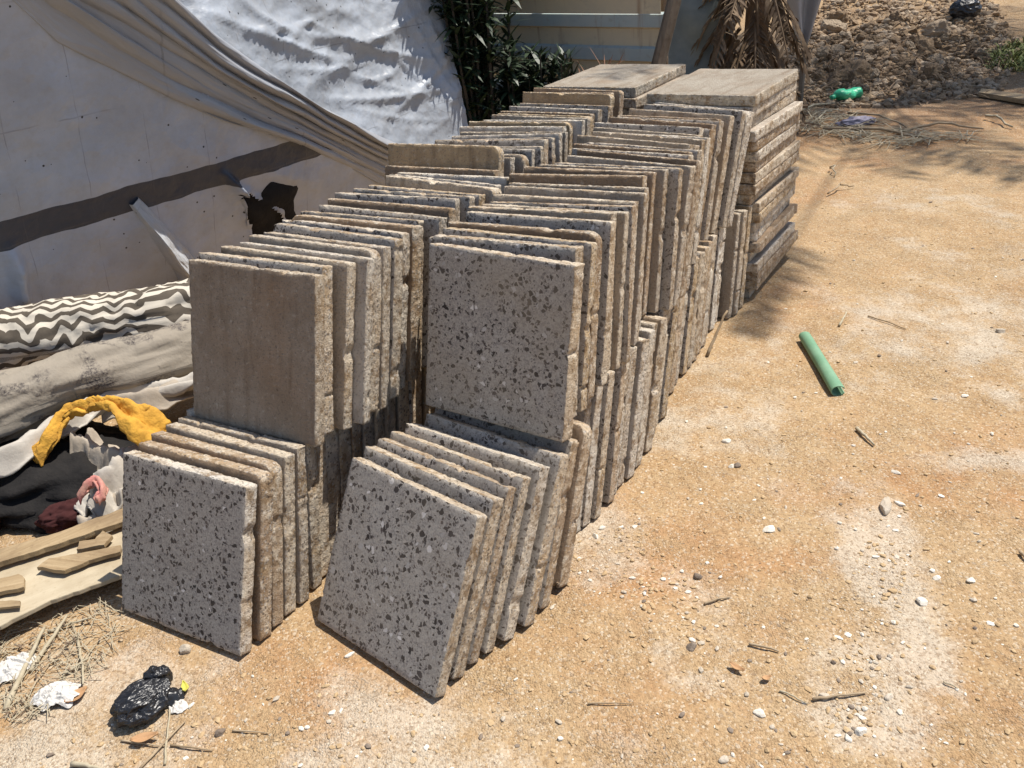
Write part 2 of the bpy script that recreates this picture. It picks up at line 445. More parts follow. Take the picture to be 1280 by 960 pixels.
UR = [(1.538,-1.031,-37),(1.608,-1.051,-33),(1.659,-1.067,-31),(1.698,-1.060,-29.5),(1.77,-1.05,-31),(1.839,-1.085,-28),(1.874,-1.083,-28),(1.901,-1.062,-28),(1.943,-1.068,-29),(1.993,-1.071,-27),(2.067,-1.099,-27),(2.116,-1.129,-27),(2.178,-1.118,-30),(2.229,-1.099,-34),(2.263,-1.086,-36),(2.301,-1.078,-37),(2.372,-1.094,-38),(2.453,-1.13,-38),(2.532,-1.153,-39),(2.634,-1.153,-38),(2.72,-1.19,-40),(2.801,-1.205,-39),(2.891,-1.2,-40),(2.975,-1.19,-41),(3.04,-1.18,-43),(3.085,-1.17,-45),(3.125,-1.165,-46)]
UL = [(1.294,-1.552,-31),(1.328,-1.56,-32),(1.378,-1.527,-31),(1.414,-1.523,-31),(1.447,-1.514,-33),(1.498,-1.52,-34),(1.536,-1.528,-32.5),(1.588,-1.539,-31.6),(1.627,-1.542,-31),(1.677,-1.554,-32),(1.713,-1.52,-31),(1.781,-1.541,-29),(1.844,-1.552,-28),(1.928,-1.54,-37),(1.984,-1.524,-37),(2.028,-1.541,-37),(2.088,-1.541,-33),(2.21,-1.64,-27),(2.317,-1.612,-28),(2.388,-1.625,-24),(2.468,-1.612,-23),(2.518,-1.623,-23),(2.577,-1.626,-22),(2.666,-1.648,-25),(2.741,-1.661,-26),(2.788,-1.652,-28),(2.882,-1.677,-35),(2.989,-1.684,-36),(3.055,-1.686,-36),(3.15,-1.70,-36),(3.2,-1.70,-36)]
Z2 = .372
def label_for(i, terr, tn, where):
    return f"{tn} edged slab with {'speckled' if terr else 'plain cement'} face, {ordinal(i)} from the front of the {where} row"
TINT = dict((n, (c, n)) for c, n in TINTS)
WHITE = ((.70, .66, .60), 'white')

# lower right row: the leaning front slabs are measured one by one, (bottom s, top s, l, yaw)
LRF = [(.974,1.180,-1.100,-43.5),(1.028,1.233,-1.095,-42),(1.078,1.28,-1.088,-41),(1.122,1.32,-1.075,-40),(1.170,1.362,-1.055,-39),(1.232,1.42,-1.036,-39),(1.294,1.472,-1.033,-37),(1.364,1.53,-1.025,-36)]
LRF_T = [.030, .034, .03, .03, .040, .040, .036, .042]
LRF_K = [('tan', 1), ('tan', 1), ('brown', 1), ('beige', 1), ('pale', 1), ('tan', 1), ('brown', 1), ('brown', 0)]
front = {0: 'speckled grey terrazzo slab leaning back at the very front of the lower right row'}
for i, (sb, st, l, yaw) in enumerate(LRF):
    tn, te = LRF_K[i]
    sb = max(sb, st - .4 * math.sin(R_(28)))
    put_slab(sb, l, 0, yaw, min(28.0, math.degrees(math.asin(min(.5, (st - sb) / .4)))), LRF_T[i],
             front.get(i) or label_for(i, te, tn, 'lower right'), 'slabs standing in the lower right row', te, TINT[tn], .25 if i == 0 else .55, MESH_T[0] if i == 0 else None)
n_lr = len(LRF)
lows = [(1.572,-1.095),(1.610,-1.092),(1.652,-1.075),(1.69,-1.085),(1.727,-1.073),(1.763,-1.075),(1.799,-1.076),(1.859,-1.074),(1.91,-1.08),(1.963,-1.09),(2.006,-1.076),(2.07,-1.10),(2.137,-1.114),(2.192,-1.107),(2.24,-1.13),(2.29,-1.15),(2.35,-1.15),(2.41,-1.16),(2.489,-1.166),(2.54,-1.165),(2.599,-1.162),(2.66,-1.17),(2.72,-1.18),(2.79,-1.2),(2.86,-1.2),(2.929,-1.2),(2.994,-1.175),(3.03,-1.165),(3.099,-1.155)]
lr2 = arrange([(s, l + random.uniform(-.006, .006), -36 + random.uniform(-1.5, 1.5)) for s, l in lows], lambda i, s: 16.0 if s < 2.5 else 16 - (s - 2.5) * 12, subdiv=9)
for i, (s, l, yaw, ln, t) in enumerate(lr2):
    k = i + n_lr; te = random.random() < .38; tn = random.choice(TINTS)
    if i in (0, 1): tn = WHITE
    put_slab(s, l, 0, yaw, ln, t, label_for(k, te, tn[1], 'lower right'), 'slabs standing in the lower right row', te, tn)

LLF = [(.850,.990,-1.572,-31),(.905,1.033,-1.567,-30.5),(.955,1.070,-1.573,-31.5),(1.0,1.112,-1.574,-32),(1.045,1.150,-1.570,-31.5),(1.098,1.188,-1.58,-31)]
LLF_K = [('white', 1), ('brown', 0), ('brown', 0), ('beige', 0), ('grey-beige', 0), ('dusty', 1)]
LLF_T = [.034, .036, .034, .034, .030, .034]
for i, (sb, st, l, yaw) in enumerate(LLF):
    tn, te = LLF_K[i]
    put_slab(sb, l, 0, yaw, math.degrees(math.asin((st - sb) / .4)), LLF_T[i],
             'speckled grey terrazzo slab with a bright white edge fronting the lower left row' if i == 0 else label_for(i, te, tn, 'lower left'),
             'slabs standing in the lower left row', te, WHITE if tn == 'white' else TINT[tn], .15 if i == 0 else .6, MESH_T[1] if i == 0 else None)
lows = [1.128, 1.18, 1.235, 1.28, 1.32, 1.36, 1.4, 1.44, 1.485, 1.545, 1.6, 1.64, 1.69] + list(np.arange(1.74, 3.05, .062))
lows = [(s, -1.575 + .02 * math.sin(s * 9) - .06 * max(0, s - 2), -32 + random.uniform(-1, 1)) for s in lows]
for i, (s, l, yaw, ln, t) in enumerate(arrange(lows, lambda i, s: 13.0, subdiv=9, tmax=.05)):
    k = i + len(LLF); te = random.random() < .4; tn = random.choice(TINTS)
    put_slab(s, l, 0, yaw, ln, t, label_for(k, te, tn[1], 'lower left'), 'slabs standing in the lower left row', te, tn)

ur = arrange(UR, lambda i, s: 14.0 + (0 if s < 2.4 else (s - 2.4) * 5))
for i, (s, l, yaw, ln, t) in enumerate(ur):
    te = random.random() < .38; tn = random.choice(TINTS)
    if i == 0: te, tn = True, TINT['tan']
    put_slab(s - .4 * math.sin(R_(ln)), l + random.uniform(-.014, .014) * (i > 0), Z2 + random.uniform(0, .018) * (i > 0), yaw, ln + random.uniform(-.7, .7) * (i > 0), t * (random.uniform(.82, 1) if i else 1),
             'grey terrazzo slab with large black chips fronting the upper right row' if i == 0 else label_for(i, te, tn[1], 'upper right'),
             'slabs standing in the upper right row', te, tn, .45 if i == 0 else .5, MESH_T[2] if i == 0 else None, random.uniform(-1.1, 1.1) * (i > 0))
ul = arrange(UL, lambda i, s: 16.5 - min(1, (s - 1.29) / 1.5) * 3)
for i, (s, l, yaw, ln, t) in enumerate(ul):
    te = random.random() < .4; tn = random.choice(TINTS)
    z = Z2 + random.uniform(0, .012) * (i > 0)
    lab = label_for(i, te, tn[1], 'upper left')
    if i == 0: te, tn = False, ((.37, .305, .24), 'brown'); lab = 'brown stained slab with bare cement face fronting the upper left row'
    if s > 3.1: z += .03
    if 2.19 < s < 2.23: te, tn = False, TINT['ochre']; z += .05; lab = 'ochre slab with plain cement face standing higher than its neighbours in the upper left row'
    put_slab(s - .4 * math.sin(R_(ln)), l + random.uniform(-.014, .014) * (i > 0), z, yaw, ln + random.uniform(-.7, .7) * (i > 0), t * (random.uniform(.82, 1) if i else 1), lab, 'slabs standing in the upper left row', te, tn, .5,
             MESH_C[0] if i == 0 else None, random.uniform(-1.1, 1.1) * (i > 0))

# two piles of larger slabs lying flat at the far end of the rows
def flat_pile(s0, l0, side, n, zt):
    z = 0; rg = random.Random(77 + n + int(l0 * 10))
    for k in range(n):
        t = zt / n
        me = slab_mesh(600 + k % 9 + (20 if side == 'left' else 0), True, 4, .42, .54)
        o = bpy.data.objects.new('flat_slab', me); link(o)
        low = k < n * .47
        ds = (.045 if low else 0) + rg.uniform(-.014, .014); dl = rg.uniform(-.02, .02) + (.012 if low else 0)
        # lying down: local y (thickness) goes up, local z goes along the row
        yaw = R_(ROWANG + rg.uniform(-2, 2) + (0 if low else -2))
        m = Matrix.Rotation(yaw, 4, 'Z') @ Matrix.Rotation(R_(-90), 4, 'X')
        o.matrix_world = Matrix.Translation(row(s0 + ds, l0 + dl, z + t * .96)) @ m @ Matrix.Diagonal((1, t * .96 / .04, 1, 1))
        tc, tn = rg.choice(TINTS) if k < n - 1 else ((.40, .355, .29), 'grey')
        o.color = (tc[0], tc[1], tc[2], .9 if k == n - 1 else .6)
        z += t
        lab = (f'dusty square slab lying on top of the {side} flat pile behind the rows' if k == n - 1 else
               f'{tn} slab lying flat, {ordinal(n - 1 - k).replace("front", "first")} from the top of the {side} flat pile')
        tag(o, lab, 'slab', f'slabs lying flat in the {side} pile')
flat_pile(3.16, -1.165, 'right', 20, .80)
flat_pile(3.27, -1.67, 'left', 20, .80)
# ------------------------------------------------------------------ left: tarpaulin shelter
WB = at_z(60, 440, 0); WAZ = R_(41.4); WA = Vector((math.sin(WAZ), math.cos(WAZ), 0)); WN0 = Vector((WA.y, -WA.x, 0))
TAU = R_(15)
WN = WN0 * math.cos(TAU) - Vector((0, 0, math.sin(TAU)))         # the shaded lower sheet overhangs slightly
WU = WN0 * math.sin(TAU) + Vector((0, 0, math.cos(TAU)))
def w_ah(u, v):
    q = at_plane(u, v, WB, WN) - WB
    return q.dot(WA), q.dot(WU)
def interp(pts, a):
    if a <= pts[0][0]:
        (a0, h0), (a1, h1) = pts[0], pts[1]; return h0 + (h1 - h0) * (a - a0) / (a1 - a0)
    for (a0, h0), (a1, h1) in zip(pts, pts[1:]):
        if a <= a1: return h0 + (h1 - h0) * (a - a0) / (a1 - a0)
    return h1
BUNDLE_LO = sorted(w_ah(*p) for p in ((28, 12), (70, 50), (150, 90), (210, 120), (285, 150), (375, 178), (440, 210), (500, 240)))
BUNDLE_UP = sorted(w_ah(*p) for p in ((200, -8), (260, 45), (330, 95), (400, 140), (450, 165), (500, 188), (545, 200)))
def seg_d(p, a, b):
    ax, ay = a; bx, by = b; dx, dy = bx - ax, by - ay
    t = max(0, min(1, ((p[0] - ax) * dx + (p[1] - ay) * dy) / (dx * dx + dy * dy)))
    return math.hypot(p[0] - ax - t * dx, p[1] - ay - t * dy), t
def inside(p, poly):
    c = False; j = len(poly) - 1
    for i in range(len(poly)):
        if (poly[i][1] > p[1]) != (poly[j][1] > p[1]) and p[0] < (poly[j][0] - poly[i][0]) * (p[1] - poly[i][1]) / (poly[j][1] - poly[i][1]) + poly[i][0]: c = not c
        j = i
    return c

def mat_tarp(name, base, stripe=False):
    t = NT(name); tc = t.n('ShaderNodeTexCoord'); uv = t.n('ShaderNodeAttribute', attribute_name='cloth_uv').outputs['Vector']
    n1 = t.noise(uv, 2.6, 6, .68); n2 = t.noise(uv, 22, 5, .65)
    c = t.mix(t.ramp(n1, [(.3, 0), (.7, 1)]), base, tuple(x * y for x, y in zip(base, (.72, .70, .67))))
    c = t.mix(t.math('MULTIPLY', t.ramp(n2, [(.5, 0), (.75, 1)]), .35), c, (.30, .27, .24))
    # flecks where the coating has worn off
    vo = t.voro(uv, 34); sp = t.n('ShaderNodeSeparateColor'); t.l(vo.outputs['Color'], sp.inputs[0])
    m = t.math('MULTIPLY', t.math('GREATER_THAN', sp.outputs[0], .90), t.math('LESS_THAN', t.math('ADD', vo.outputs['Distance'], t.math('MULTIPLY', n2, .12)), .215))
    c = t.mix(m, c, (.03, .03, .032))
    sx = t.n('ShaderNodeSeparateXYZ'); t.l(uv, sx.inputs[0])
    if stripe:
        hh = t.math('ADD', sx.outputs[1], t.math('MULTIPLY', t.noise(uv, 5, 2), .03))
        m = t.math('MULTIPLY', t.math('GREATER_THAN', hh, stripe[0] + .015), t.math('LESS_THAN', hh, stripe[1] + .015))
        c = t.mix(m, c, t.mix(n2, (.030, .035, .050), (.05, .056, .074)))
    # fold lines left from packing
    fl = None
    for ax, per, off in ((0, .27, .09), (1, .43, .12)):
        w_ = t.math('ADD', sx.outputs[ax], t.math('MULTIPLY', n1, .025))
        f = t.math('ABSOLUTE', t.math('SUBTRACT', t.math('FRACT', t.math('DIVIDE', t.math('ADD', w_, off), per)), .5))
        g = t.math('MULTIPLY', t.math('LESS_THAN', f, .0065), t.ramp(t.noise(uv, 7, 2), [(.42, 0), (.6, 1)]))
        fl = g if fl is None else t.math('MAXIMUM', fl, g)
    c = t.mix(t.math('MULTIPLY', fl, .4), c, (.1, .09, .09))
    h = t.math('ADD', t.math('MULTIPLY', t.noise(uv, 9, 5, .6), 1.0), t.math('MULTIPLY', fl, .5))
    nb = t.bump(h, .35, .02)
    nb = t.bump(t.noise(uv, 60, 4, .7), .3, .005, nb)
    cv = t.voro(uv, 13 if not stripe else 7); cn = t.math('ADD', cv.outputs['Distance'], t.math('MULTIPLY', n1, .8)); nb = t.bump(cn, .22 if not stripe else .25, .03, nb)
    cv2 = t.voro(uv, 38); nb = t.bump(cv2.outputs['Distance'], .15, .01, nb)
    we = t.n('ShaderNodeTexChecker'); we.inputs['Scale'].default_value = 420; t.l(uv, we.inputs['Vector']); nb = t.bump(we.outputs['Fac'], .12, .0015, nb)
    t.b.inputs['Transmission Weight'].default_value = 0
    return t.out(c, .42, nb, .45)
sh = [w_ah(0, 297), w_ah(0, 272), w_ah(390, 190)]
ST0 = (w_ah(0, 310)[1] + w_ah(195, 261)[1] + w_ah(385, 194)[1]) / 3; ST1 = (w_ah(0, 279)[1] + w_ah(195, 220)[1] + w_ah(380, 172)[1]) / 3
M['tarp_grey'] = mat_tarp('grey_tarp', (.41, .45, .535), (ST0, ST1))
M['tarp_white'] = mat_tarp('white_tarp', (.36, .395, .45))
M['tarp_sunlit_streak'] = mat_tarp('tarp_sunlit_streak', (.50, .52, .55))  # paler sheet colour that imitates sunlight on the streak strip
M['tarp_hem'] = mat_tarp('tarp_hem', (.335, .352, .39))

def cloth_grid(name, A, H, fn, mat, parent=None, skip=None, loc_base=WB):
    V = []; UV = []; fa = []
    for a in A:
        for h in H:
            V.append(fn(a, h)); UV.append((a, h, 0))
    nh = len(H)
    for i in range(len(A) - 1):
        for j in range(nh - 1):
            if skip and skip((A[i] + A[i + 1]) / 2, (H[j] + H[j + 1]) / 2): continue
            fa.append((i * nh + j, (i + 1) * nh + j, (i + 1) * nh + j + 1, i * nh + j + 1))
    o = mesh_obj(name, V, fa, mat, parent, smooth=True)
    at = o.data.attributes.new('cloth_uv', 'FLOAT_VECTOR', 'POINT'); at.data.foreach_set('vector', np.array(UV).ravel())
    bm = bmesh.new(); bm.from_mesh(o.data)
    bmesh.ops.delete(bm, geom=[v for v in bm.verts if not v.link_faces], context='VERTS'); bm.to_mesh(o.data); bm.free()
    return o

HOLE = [w_ah(*p) for p in ((291, 236), (300, 240), (306, 238), (318, 247), (330, 250), (338, 259), (347, 264), (352, 276), (350, 300), (338, 320), (322, 315), (313, 292), (311, 278), (304, 268), (303, 254), (295, 246))]
RIDGES = [(w_ah(172, 262), w_ah(258, 368), .06, .03), (w_ah(276, 214), w_ah(304, 246), .02, .07), (w_ah(14, 312), w_ah(34, 395), .035, .06),
          (w_ah(232, 330), w_ah(262, 385), .05, .04), (w_ah(300, 205), w_ah(420, 235), .05, .012), (w_ah(60, 90), w_ah(150, 240), .09, .012), (w_ah(320, 250), w_ah(352, 262), .012, .012)]
def grey_fn(a, h):
    d = .018 * noise.noise((a * 1.3, h * 1.0, 2)) + .006 * noise.noise((a * 4 + h * 2, h * 3, 5)) + .003 * noise.noise((a * 14, h * 11, 9)) + .007 * (1 - 2 * abs(noise.noise((a * 3.2 + h * 2.5, h * 2.2 - a, 19)))) + .003 * (1 - 2 * abs(noise.noise((a * 9 + h * 5, h * 6 - a * 3, 29))))
    for p0, p1, wd, am in RIDGES:
        dd, t = seg_d((a, h), p0, p1)
        if dd < wd * 3:
            d += am * math.exp(-(dd / wd) ** 2 * 1.6) * math.sin(math.pi * min(1, max(.0, t * .9 + .08))) * (1 + .5 * noise.noise((a * 22, h * 22, 4)))
    # lip of the tear curls outwards
    for i in range(len(HOLE)):
        dd, t = seg_d((a, h), HOLE[i], HOLE[(i + 1) % len(HOLE)])
        if dd < .03: d += .010 * (1 - dd / .03) * (1 + noise.noise((a * 60, h * 60, 1)))
    if h < .06: d += (.06 - h) * .8
    return WB + WA * a + WU * h + WN * d
A = list(np.arange(-1.5, 2.7, .0125)); H = list(np.arange(-.02, 1.95, .0125))
def grey_skip(a, h):
    if h > interp(BUNDLE_LO, a) + .07: return True
    jit = .004 * noise.noise((a * 90, h * 90, 3))
    return inside((a + jit, h + jit), HOLE)
tarp = empty('tarpaulin', WB); tag(tarp, 'grey tarpaulin sheet in shade with a dark stripe and a torn black hole', 'tarpaulin')
o = cloth_grid('sheet', A, H, lambda a, h: grey_fn(a, h) - WB, M['tarp_grey'], tarp, grey_skip)
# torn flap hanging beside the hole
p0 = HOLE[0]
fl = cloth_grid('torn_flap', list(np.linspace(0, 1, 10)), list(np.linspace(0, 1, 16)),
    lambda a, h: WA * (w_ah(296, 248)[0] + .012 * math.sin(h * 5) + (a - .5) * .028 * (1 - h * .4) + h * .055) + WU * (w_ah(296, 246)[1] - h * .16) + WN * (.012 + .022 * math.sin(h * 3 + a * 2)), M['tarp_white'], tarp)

# added strip with a paler colour, imitating a sunlit streak below the stripe
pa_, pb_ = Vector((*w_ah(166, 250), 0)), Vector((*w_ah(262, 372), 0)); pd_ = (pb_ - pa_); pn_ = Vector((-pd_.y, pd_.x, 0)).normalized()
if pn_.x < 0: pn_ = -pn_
def streak_strip(t, w_):
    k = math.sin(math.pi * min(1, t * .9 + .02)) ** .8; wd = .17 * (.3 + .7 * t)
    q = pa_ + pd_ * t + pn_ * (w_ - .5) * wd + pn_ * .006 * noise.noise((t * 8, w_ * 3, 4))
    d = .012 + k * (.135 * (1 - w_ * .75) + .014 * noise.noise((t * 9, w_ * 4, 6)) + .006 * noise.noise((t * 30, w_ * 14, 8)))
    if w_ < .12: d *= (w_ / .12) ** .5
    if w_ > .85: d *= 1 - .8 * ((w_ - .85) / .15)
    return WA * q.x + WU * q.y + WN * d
cloth_grid('sunlit_streak_strip', list(np.linspace(0, 1, 70)), list(np.linspace(0, 1, 26)), streak_strip, M['tarp_grey'] if False else M['tarp_sunlit_streak'], tarp)
# white upper sheet: leans back, catches the sun on its wrinkles
TB = R_(-14)
N2 = WN0 * math.cos(TB) - Vector((0, 0, math.sin(TB))); U2 = WN0 * math.sin(TB) + Vector((0, 0, math.cos(TB)))
def white_base(a, h):
    hl = interp(BUNDLE_UP, a) - .08
    q = WB + WA * a + WU * hl                       # leaves the lower sheet along the gathered hem
    return q + U2 * (h - hl)
def w_fit(u, v):
    a, h = w_ah(u, v)
    def pr(a, h):
        d = white_base(a, h) - CP; w_ = d.dot(F_); return 640 + FPX * d.dot(CR) / w_ - u, 480 - FPX * d.dot(CU) / w_ - v
    for _ in range(12):
        x, y = pr(a, h); e = 1e-4; xa, ya = pr(a + e, h); xh, yh = pr(a, h + e)
        j = ((xa - x) / e, (xh - x) / e, (ya - y) / e, (yh - y) / e); dt = j[0] * j[3] - j[1] * j[2]
        a -= max(-.2, min(.2, (x * j[3] - y * j[1]) / dt)); h -= max(-.2, min(.2, (j[0] * y - j[2] * x) / dt))
    return a, h
WR = [(w_fit(370, 20), w_fit(545, 75), .035, .04), (w_fit(250, 10), w_fit(440, 75), .05, .05), (w_fit(400, 120), w_fit(560, 110), .04, .045), (w_fit(420, 60), w_fit(520, 20), .04, .04),
      (w_fit(330, 30), w_fit(500, 45), .06, .04), (w_fit(480, 150), w_fit(570, 60), .03, .03), (w_fit(440, 95), w_fit(500, 85), .03, .03), (w_fit(300, 0), w_fit(380, 50), .05, .05), (w_fit(390, 150), w_fit(470, 170), .03, .035), (w_fit(578, 140), w_fit(505, 0), .012, .022), (w_fit(576, 135), w_fit(445, 15), .014, .026), (w_fit(572, 128), w_fit(395, 65), .012, .022), (w_fit(566, 150), w_fit(425, 128), .011, .02), (w_fit(570, 110), w_fit(530, 10), .010, .018), (w_fit(300, 40), w_fit(420, 10), .012, .024), (w_fit(340, 85), w_fit(480, 70), .012, .022)]
def white_fn(a, h):
    wx = a + .10 * noise.noise((a * 2, h * 2, 44)); wy = h + .10 * noise.noise((a * 2, h * 2, 55))
    def crz(x, y, s): return 1 - 2.2 * abs(noise.noise((x, y, s)))
    d = .035 * noise.noise((a * 1.6, h * 1.8, 12)) + .020 * crz(wx * 1.7 + wy * 1.6, wy * 3.2 - wx * 1.0, 15) + .008 * crz(wx * 5 - wy * 4, wy * 7 + wx * 2.5, 17) + .0035 * crz(wx * 14 + wy * 9, wy * 15 - wx * 6, 27) + .002 * crz(wx * 34, wy * 36, 2)
    for p0, p1, wd, am in WR:
        sag = .04 * math.sin(math.pi * seg_d((a, h), p0, p1)[1])
        dd, t = seg_d((a, h + sag), p0, p1)
        if dd < wd * 3: d += am * .9 * math.exp(-(dd / wd) * 1.7) * math.sin(math.pi * min(1, max(0, t * .86 + .07)))
    return white_base(a, h) + N2 * (d - .02)
EDGE = sorted((w_fit(*p)[1], w_fit(*p)[0]) for p in ((546, -40), (552, 0), (566, 75), (586, 160), (600, 205)))
EDGE = [(0, EDGE[0][1] + .02)] + EDGE + [(2.6, EDGE[-1][1] - .2)]
H2 = list(np.arange(-.05, 2.3, .014)); T2 = list(np.linspace(0, 1, 250))
wt = empty('tarpaulin', WB); tag(wt, 'wrinkled white tarpaulin in sunlight above the gathered hem behind the slabs', 'tarpaulin')
V = []; UVl = []
def white_xy(t, h):
    a1 = interp(EDGE, h); a = -1.3 + (a1 + 1.3) * t
    return a, h
cg = cloth_grid('sheet', T2, H2, lambda t, h: white_fn(*white_xy(t, h)) - WB, M['tarp_white'], wt,
                lambda t, h: h < interp(BUNDLE_UP, white_xy(t, h)[0]) - .10 and white_xy(t, h)[0] < w_ah(520, 200)[0])
uvd = np.array([(white_xy(t, h)[0], h, 0) for t in T2 for h in H2])
if len(cg.data.vertices) == len(uvd): cg.data.attributes['cloth_uv'].data.foreach_set('vector', uvd.ravel())
else:
    co_ = np.array([[(v.co).dot(WA), v.co.z, 0] for v in cg.data.vertices]); cg.data.attributes['cloth_uv'].data.foreach_set('vector', co_.ravel())

# gathered hem: several long folds of cloth running down to the right
def hem(name, f0, f1, ridges, thick, seed, parent, mat, lift):
    nu, nv = 150, 56; V = []; UV = []
    for i in range(nu):
        tu = i / (nu - 1); a = -.75 + tu * (w_ah(560, 215)[0] + .75)
        lo = interp(BUNDLE_LO, a) - .012; up = interp(BUNDLE_UP, a) + .02
        if up - lo < .055: m_ = (lo + up) / 2; lo, up = m_ - .0275, m_ + .0275
        for j in range(nv):
            w_ = j / (nv - 1); k = f0 + (f1 - f0) * w_
            wob = .85 * noise.noise((a * 1.5, k * 1.5, seed)) + .22 * noise.noise((a * 4, k * 3, seed + 3))
            ph = (w_ * ridges + wob) * math.pi
            prof = abs(math.sin(ph)) ** .55 * max(.12, .55 + .9 * noise.noise((a * 1.3, int((ph) / math.pi) * 3.7, seed + 8)))
            d = lift + thick * prof * min(1, (up - lo) / .12) + .003 * noise.noise((a * 25, k * 25, seed))
            edge = min(w_, 1 - w_)
            if edge < .06: d -= (thick * .6 + lift) * (1 - edge / .06)
            h = lo + (up - lo) * k + .006 * noise.noise((a * 4, k * 5, seed + 5))
            q = WB + WA * a + WU * h + WN * d
            V.append(q - WB); UV.append((a * .4 + 3, k * .5 + seed, 0))
    o = mesh_obj(name, V, grid_faces(nu, nv), mat, parent, smooth=True)
    at = o.data.attributes.new('cloth_uv', 'FLOAT_VECTOR', 'POINT'); at.data.foreach_set('vector', np.array(UV).ravel())
    return o
hem('gathered_hem', 0, .36, 2, .036, 1.0, wt, M['tarp_hem'], .010)
hem('gathered_hem', .30, .62, 2, .024, 4.0, wt, M['tarp_hem'], .008)
hem('gathered_hem', .58, 1.04, 3, .05, 7.0, wt, M['tarp_hem'], .02)

# black lump added behind the tear, standing in for the unlit shelter inside
def lump(name, c, r, mats, amp=.25, fq=2.0, seed=0, sub=5, ridged=False, parent=None, flatz=None, rot=0, smooth_=True, oc=4, ridge_scale=(1, 1, 1)):
    bm = bmesh.new(); bmesh.ops.create_icosphere(bm, subdivisions=sub, radius=1)
    for v in bm.verts:
        p = v.co.copy(); q = Vector((p.x * ridge_scale[0], p.y * ridge_scale[1], p.z * ridge_scale[2]))
        if ridged:
            n = 0; a = 1; f = fq
            for _ in range(oc): n += a * (1 - 2.2 * abs(noise.noise(q * f + Vector((seed, seed * 2, 0))))); a *= .5; f *= 2.1
            n *= .6
        else: n = fbm(q, fq, oc, seed)
        p *= 1 + amp * n
        p = Vector((p.x * r[0], p.y * r[1], p.z * r[2]))
        if flatz is not None and p.z < flatz: p.z = flatz + (p.z - flatz) * .08
        v.co = p
    me = bpy.data.meshes.new(name); bm.to_mesh(me); bm.free(); me.materials.append(mats)
    me.polygons.foreach_set('use_smooth', [smooth_] * len(me.polygons))
    o = bpy.data.objects.new(name, me); o.location = c; o.rotation_euler.z = rot
    return link(o, parent)
M['shade_black'] = simple('shade_black', (.006, .0055, .006), (.018, .016, .015), 14, .9, .5, .01)  # near-black colour standing in for unlit hollows
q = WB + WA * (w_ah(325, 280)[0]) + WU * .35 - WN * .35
o = lump('cloth_or_shade_heap', Vector((q.x, q.y, .35)), (.42, .30, .42), M['shade_black'], .15, 2.2, 5, 4); tag(o, 'black lump standing in for the dark inside behind the tear in the grey tarpaulin', 'cloth')

# ------------------------------------------------------------------ left: rolls and rags in front of the shelter
def mat_zebra():
    t = NT('zebra_cloth'); uv = t.n('ShaderNodeAttribute', attribute_name='cloth_uv').outputs['Vector']
    nz = t.n('ShaderNodeTexNoise'); nz.inputs['Scale'].default_value = 7; nz.inputs['Detail'].default_value = 1.5; t.l(uv, nz.inputs['Vector'])
    sx = t.n('ShaderNodeSeparateXYZ'); t.l(uv, sx.inputs[0])
    zig = t.math('PINGPONG', t.math('MULTIPLY', sx.outputs[0], 1.0), .038)
    w_ = t.math('ADD', t.math('MULTIPLY', sx.outputs[1], 38), t.math('ADD', t.math('MULTIPLY', nz.outputs['Fac'], 6.5), t.math('MULTIPLY', zig, 24)))
    m = t.math('GREATER_THAN', t.math('SINE', t.math('MULTIPLY', w_, 3.1416)), .05)
    c = t.mix(m, (.56, .51, .43), t.mix(t.noise(uv, 40), (.075, .062, .048), (.13, .108, .085)))
    return t.out(c, .9, t.bump(t.noise(uv, 45, 4), .4, .004), .15)
M['zebra'] = mat_zebra()
def soft_roll(name, axis, rad, mat, seed, amp=.16, nu=110, nv=48, squash=.8, wr=.012, dirw=9):
    """lumpy roll along a polyline of 3-D points"""
    pts = [Vector(p) for p in axis]; V = []; UV = []
    L = [0]
    for a, b in zip(pts, pts[1:]): L.append(L[-1] + (b - a).length)
    for i in range(nu):
        s = L[-1] * i / (nu - 1)
        k = max(j for j in range(len(L)) if L[j] <= s + 1e-9); k = min(k, len(pts) - 2)
        f = (s - L[k]) / (L[k + 1] - L[k]); f2 = f * f * (3 - 2 * f)
        p = pts[k].lerp(pts[k + 1], f); t = (pts[k + 1] - pts[k]).normalized()
        a = Vector((t.y, -t.x, 0)).normalized(); b = a.cross(t) * -1
        if b.z < 0: b = -b
        rr = rad(s / L[-1]) if callable(rad) else rad
        for j in range(nv):
            an = 2 * math.pi * j / nv
            cx, cz = math.cos(an), math.sin(an)
            r = rr * (1 + amp * noise.noise((s * 3, cx * 1.2 + seed, cz * 1.2)) + amp * .5 * noise.noise((s * 9, cx * 2.5 + seed, cz * 2.5)))
            r += wr * (1 - 2 * abs(noise.noise((s * dirw + cx * 2, cx * 3.3 + seed, cz * 5.3 + s * 2))))
            V.append(p + a * cx * r + b * cz * r * squash); UV.append((s, an * rr, 0))
    fs = grid_faces(nu, nv, True); fs += [tuple(range(nv)), tuple(range((nu - 1) * nv, nu * nv))[::-1]]
    o = mesh_obj(name, V, fs, mat, smooth=True)
    at = o.data.attributes.new('cloth_uv', 'FLOAT_VECTOR', 'POINT'); at.data.foreach_set('vector', np.array(UV).ravel())
    bm = bmesh.new(); bm.from_mesh(o.data); bmesh.ops.recalc_face_normals(bm, faces=bm.faces); bm.to_mesh(o.data); bm.free()
    return recenter(o)
za = [at_z(-420, 540, .18), at_z(-160, 470, .20), at_z(0, 430, .20), at_z(110, 412, .21), at_z(200, 398, .22), at_z(330, 372, .20)]
o = soft_roll('bundled_cloth', za, lambda t: .15 - .015 * t, M['zebra'], 3.0, .14, 210, 56, .85, .016)
tag(o, 'rolled cream cloth with dark zigzag zebra stripes at the foot of the grey tarpaulin', 'cloth')

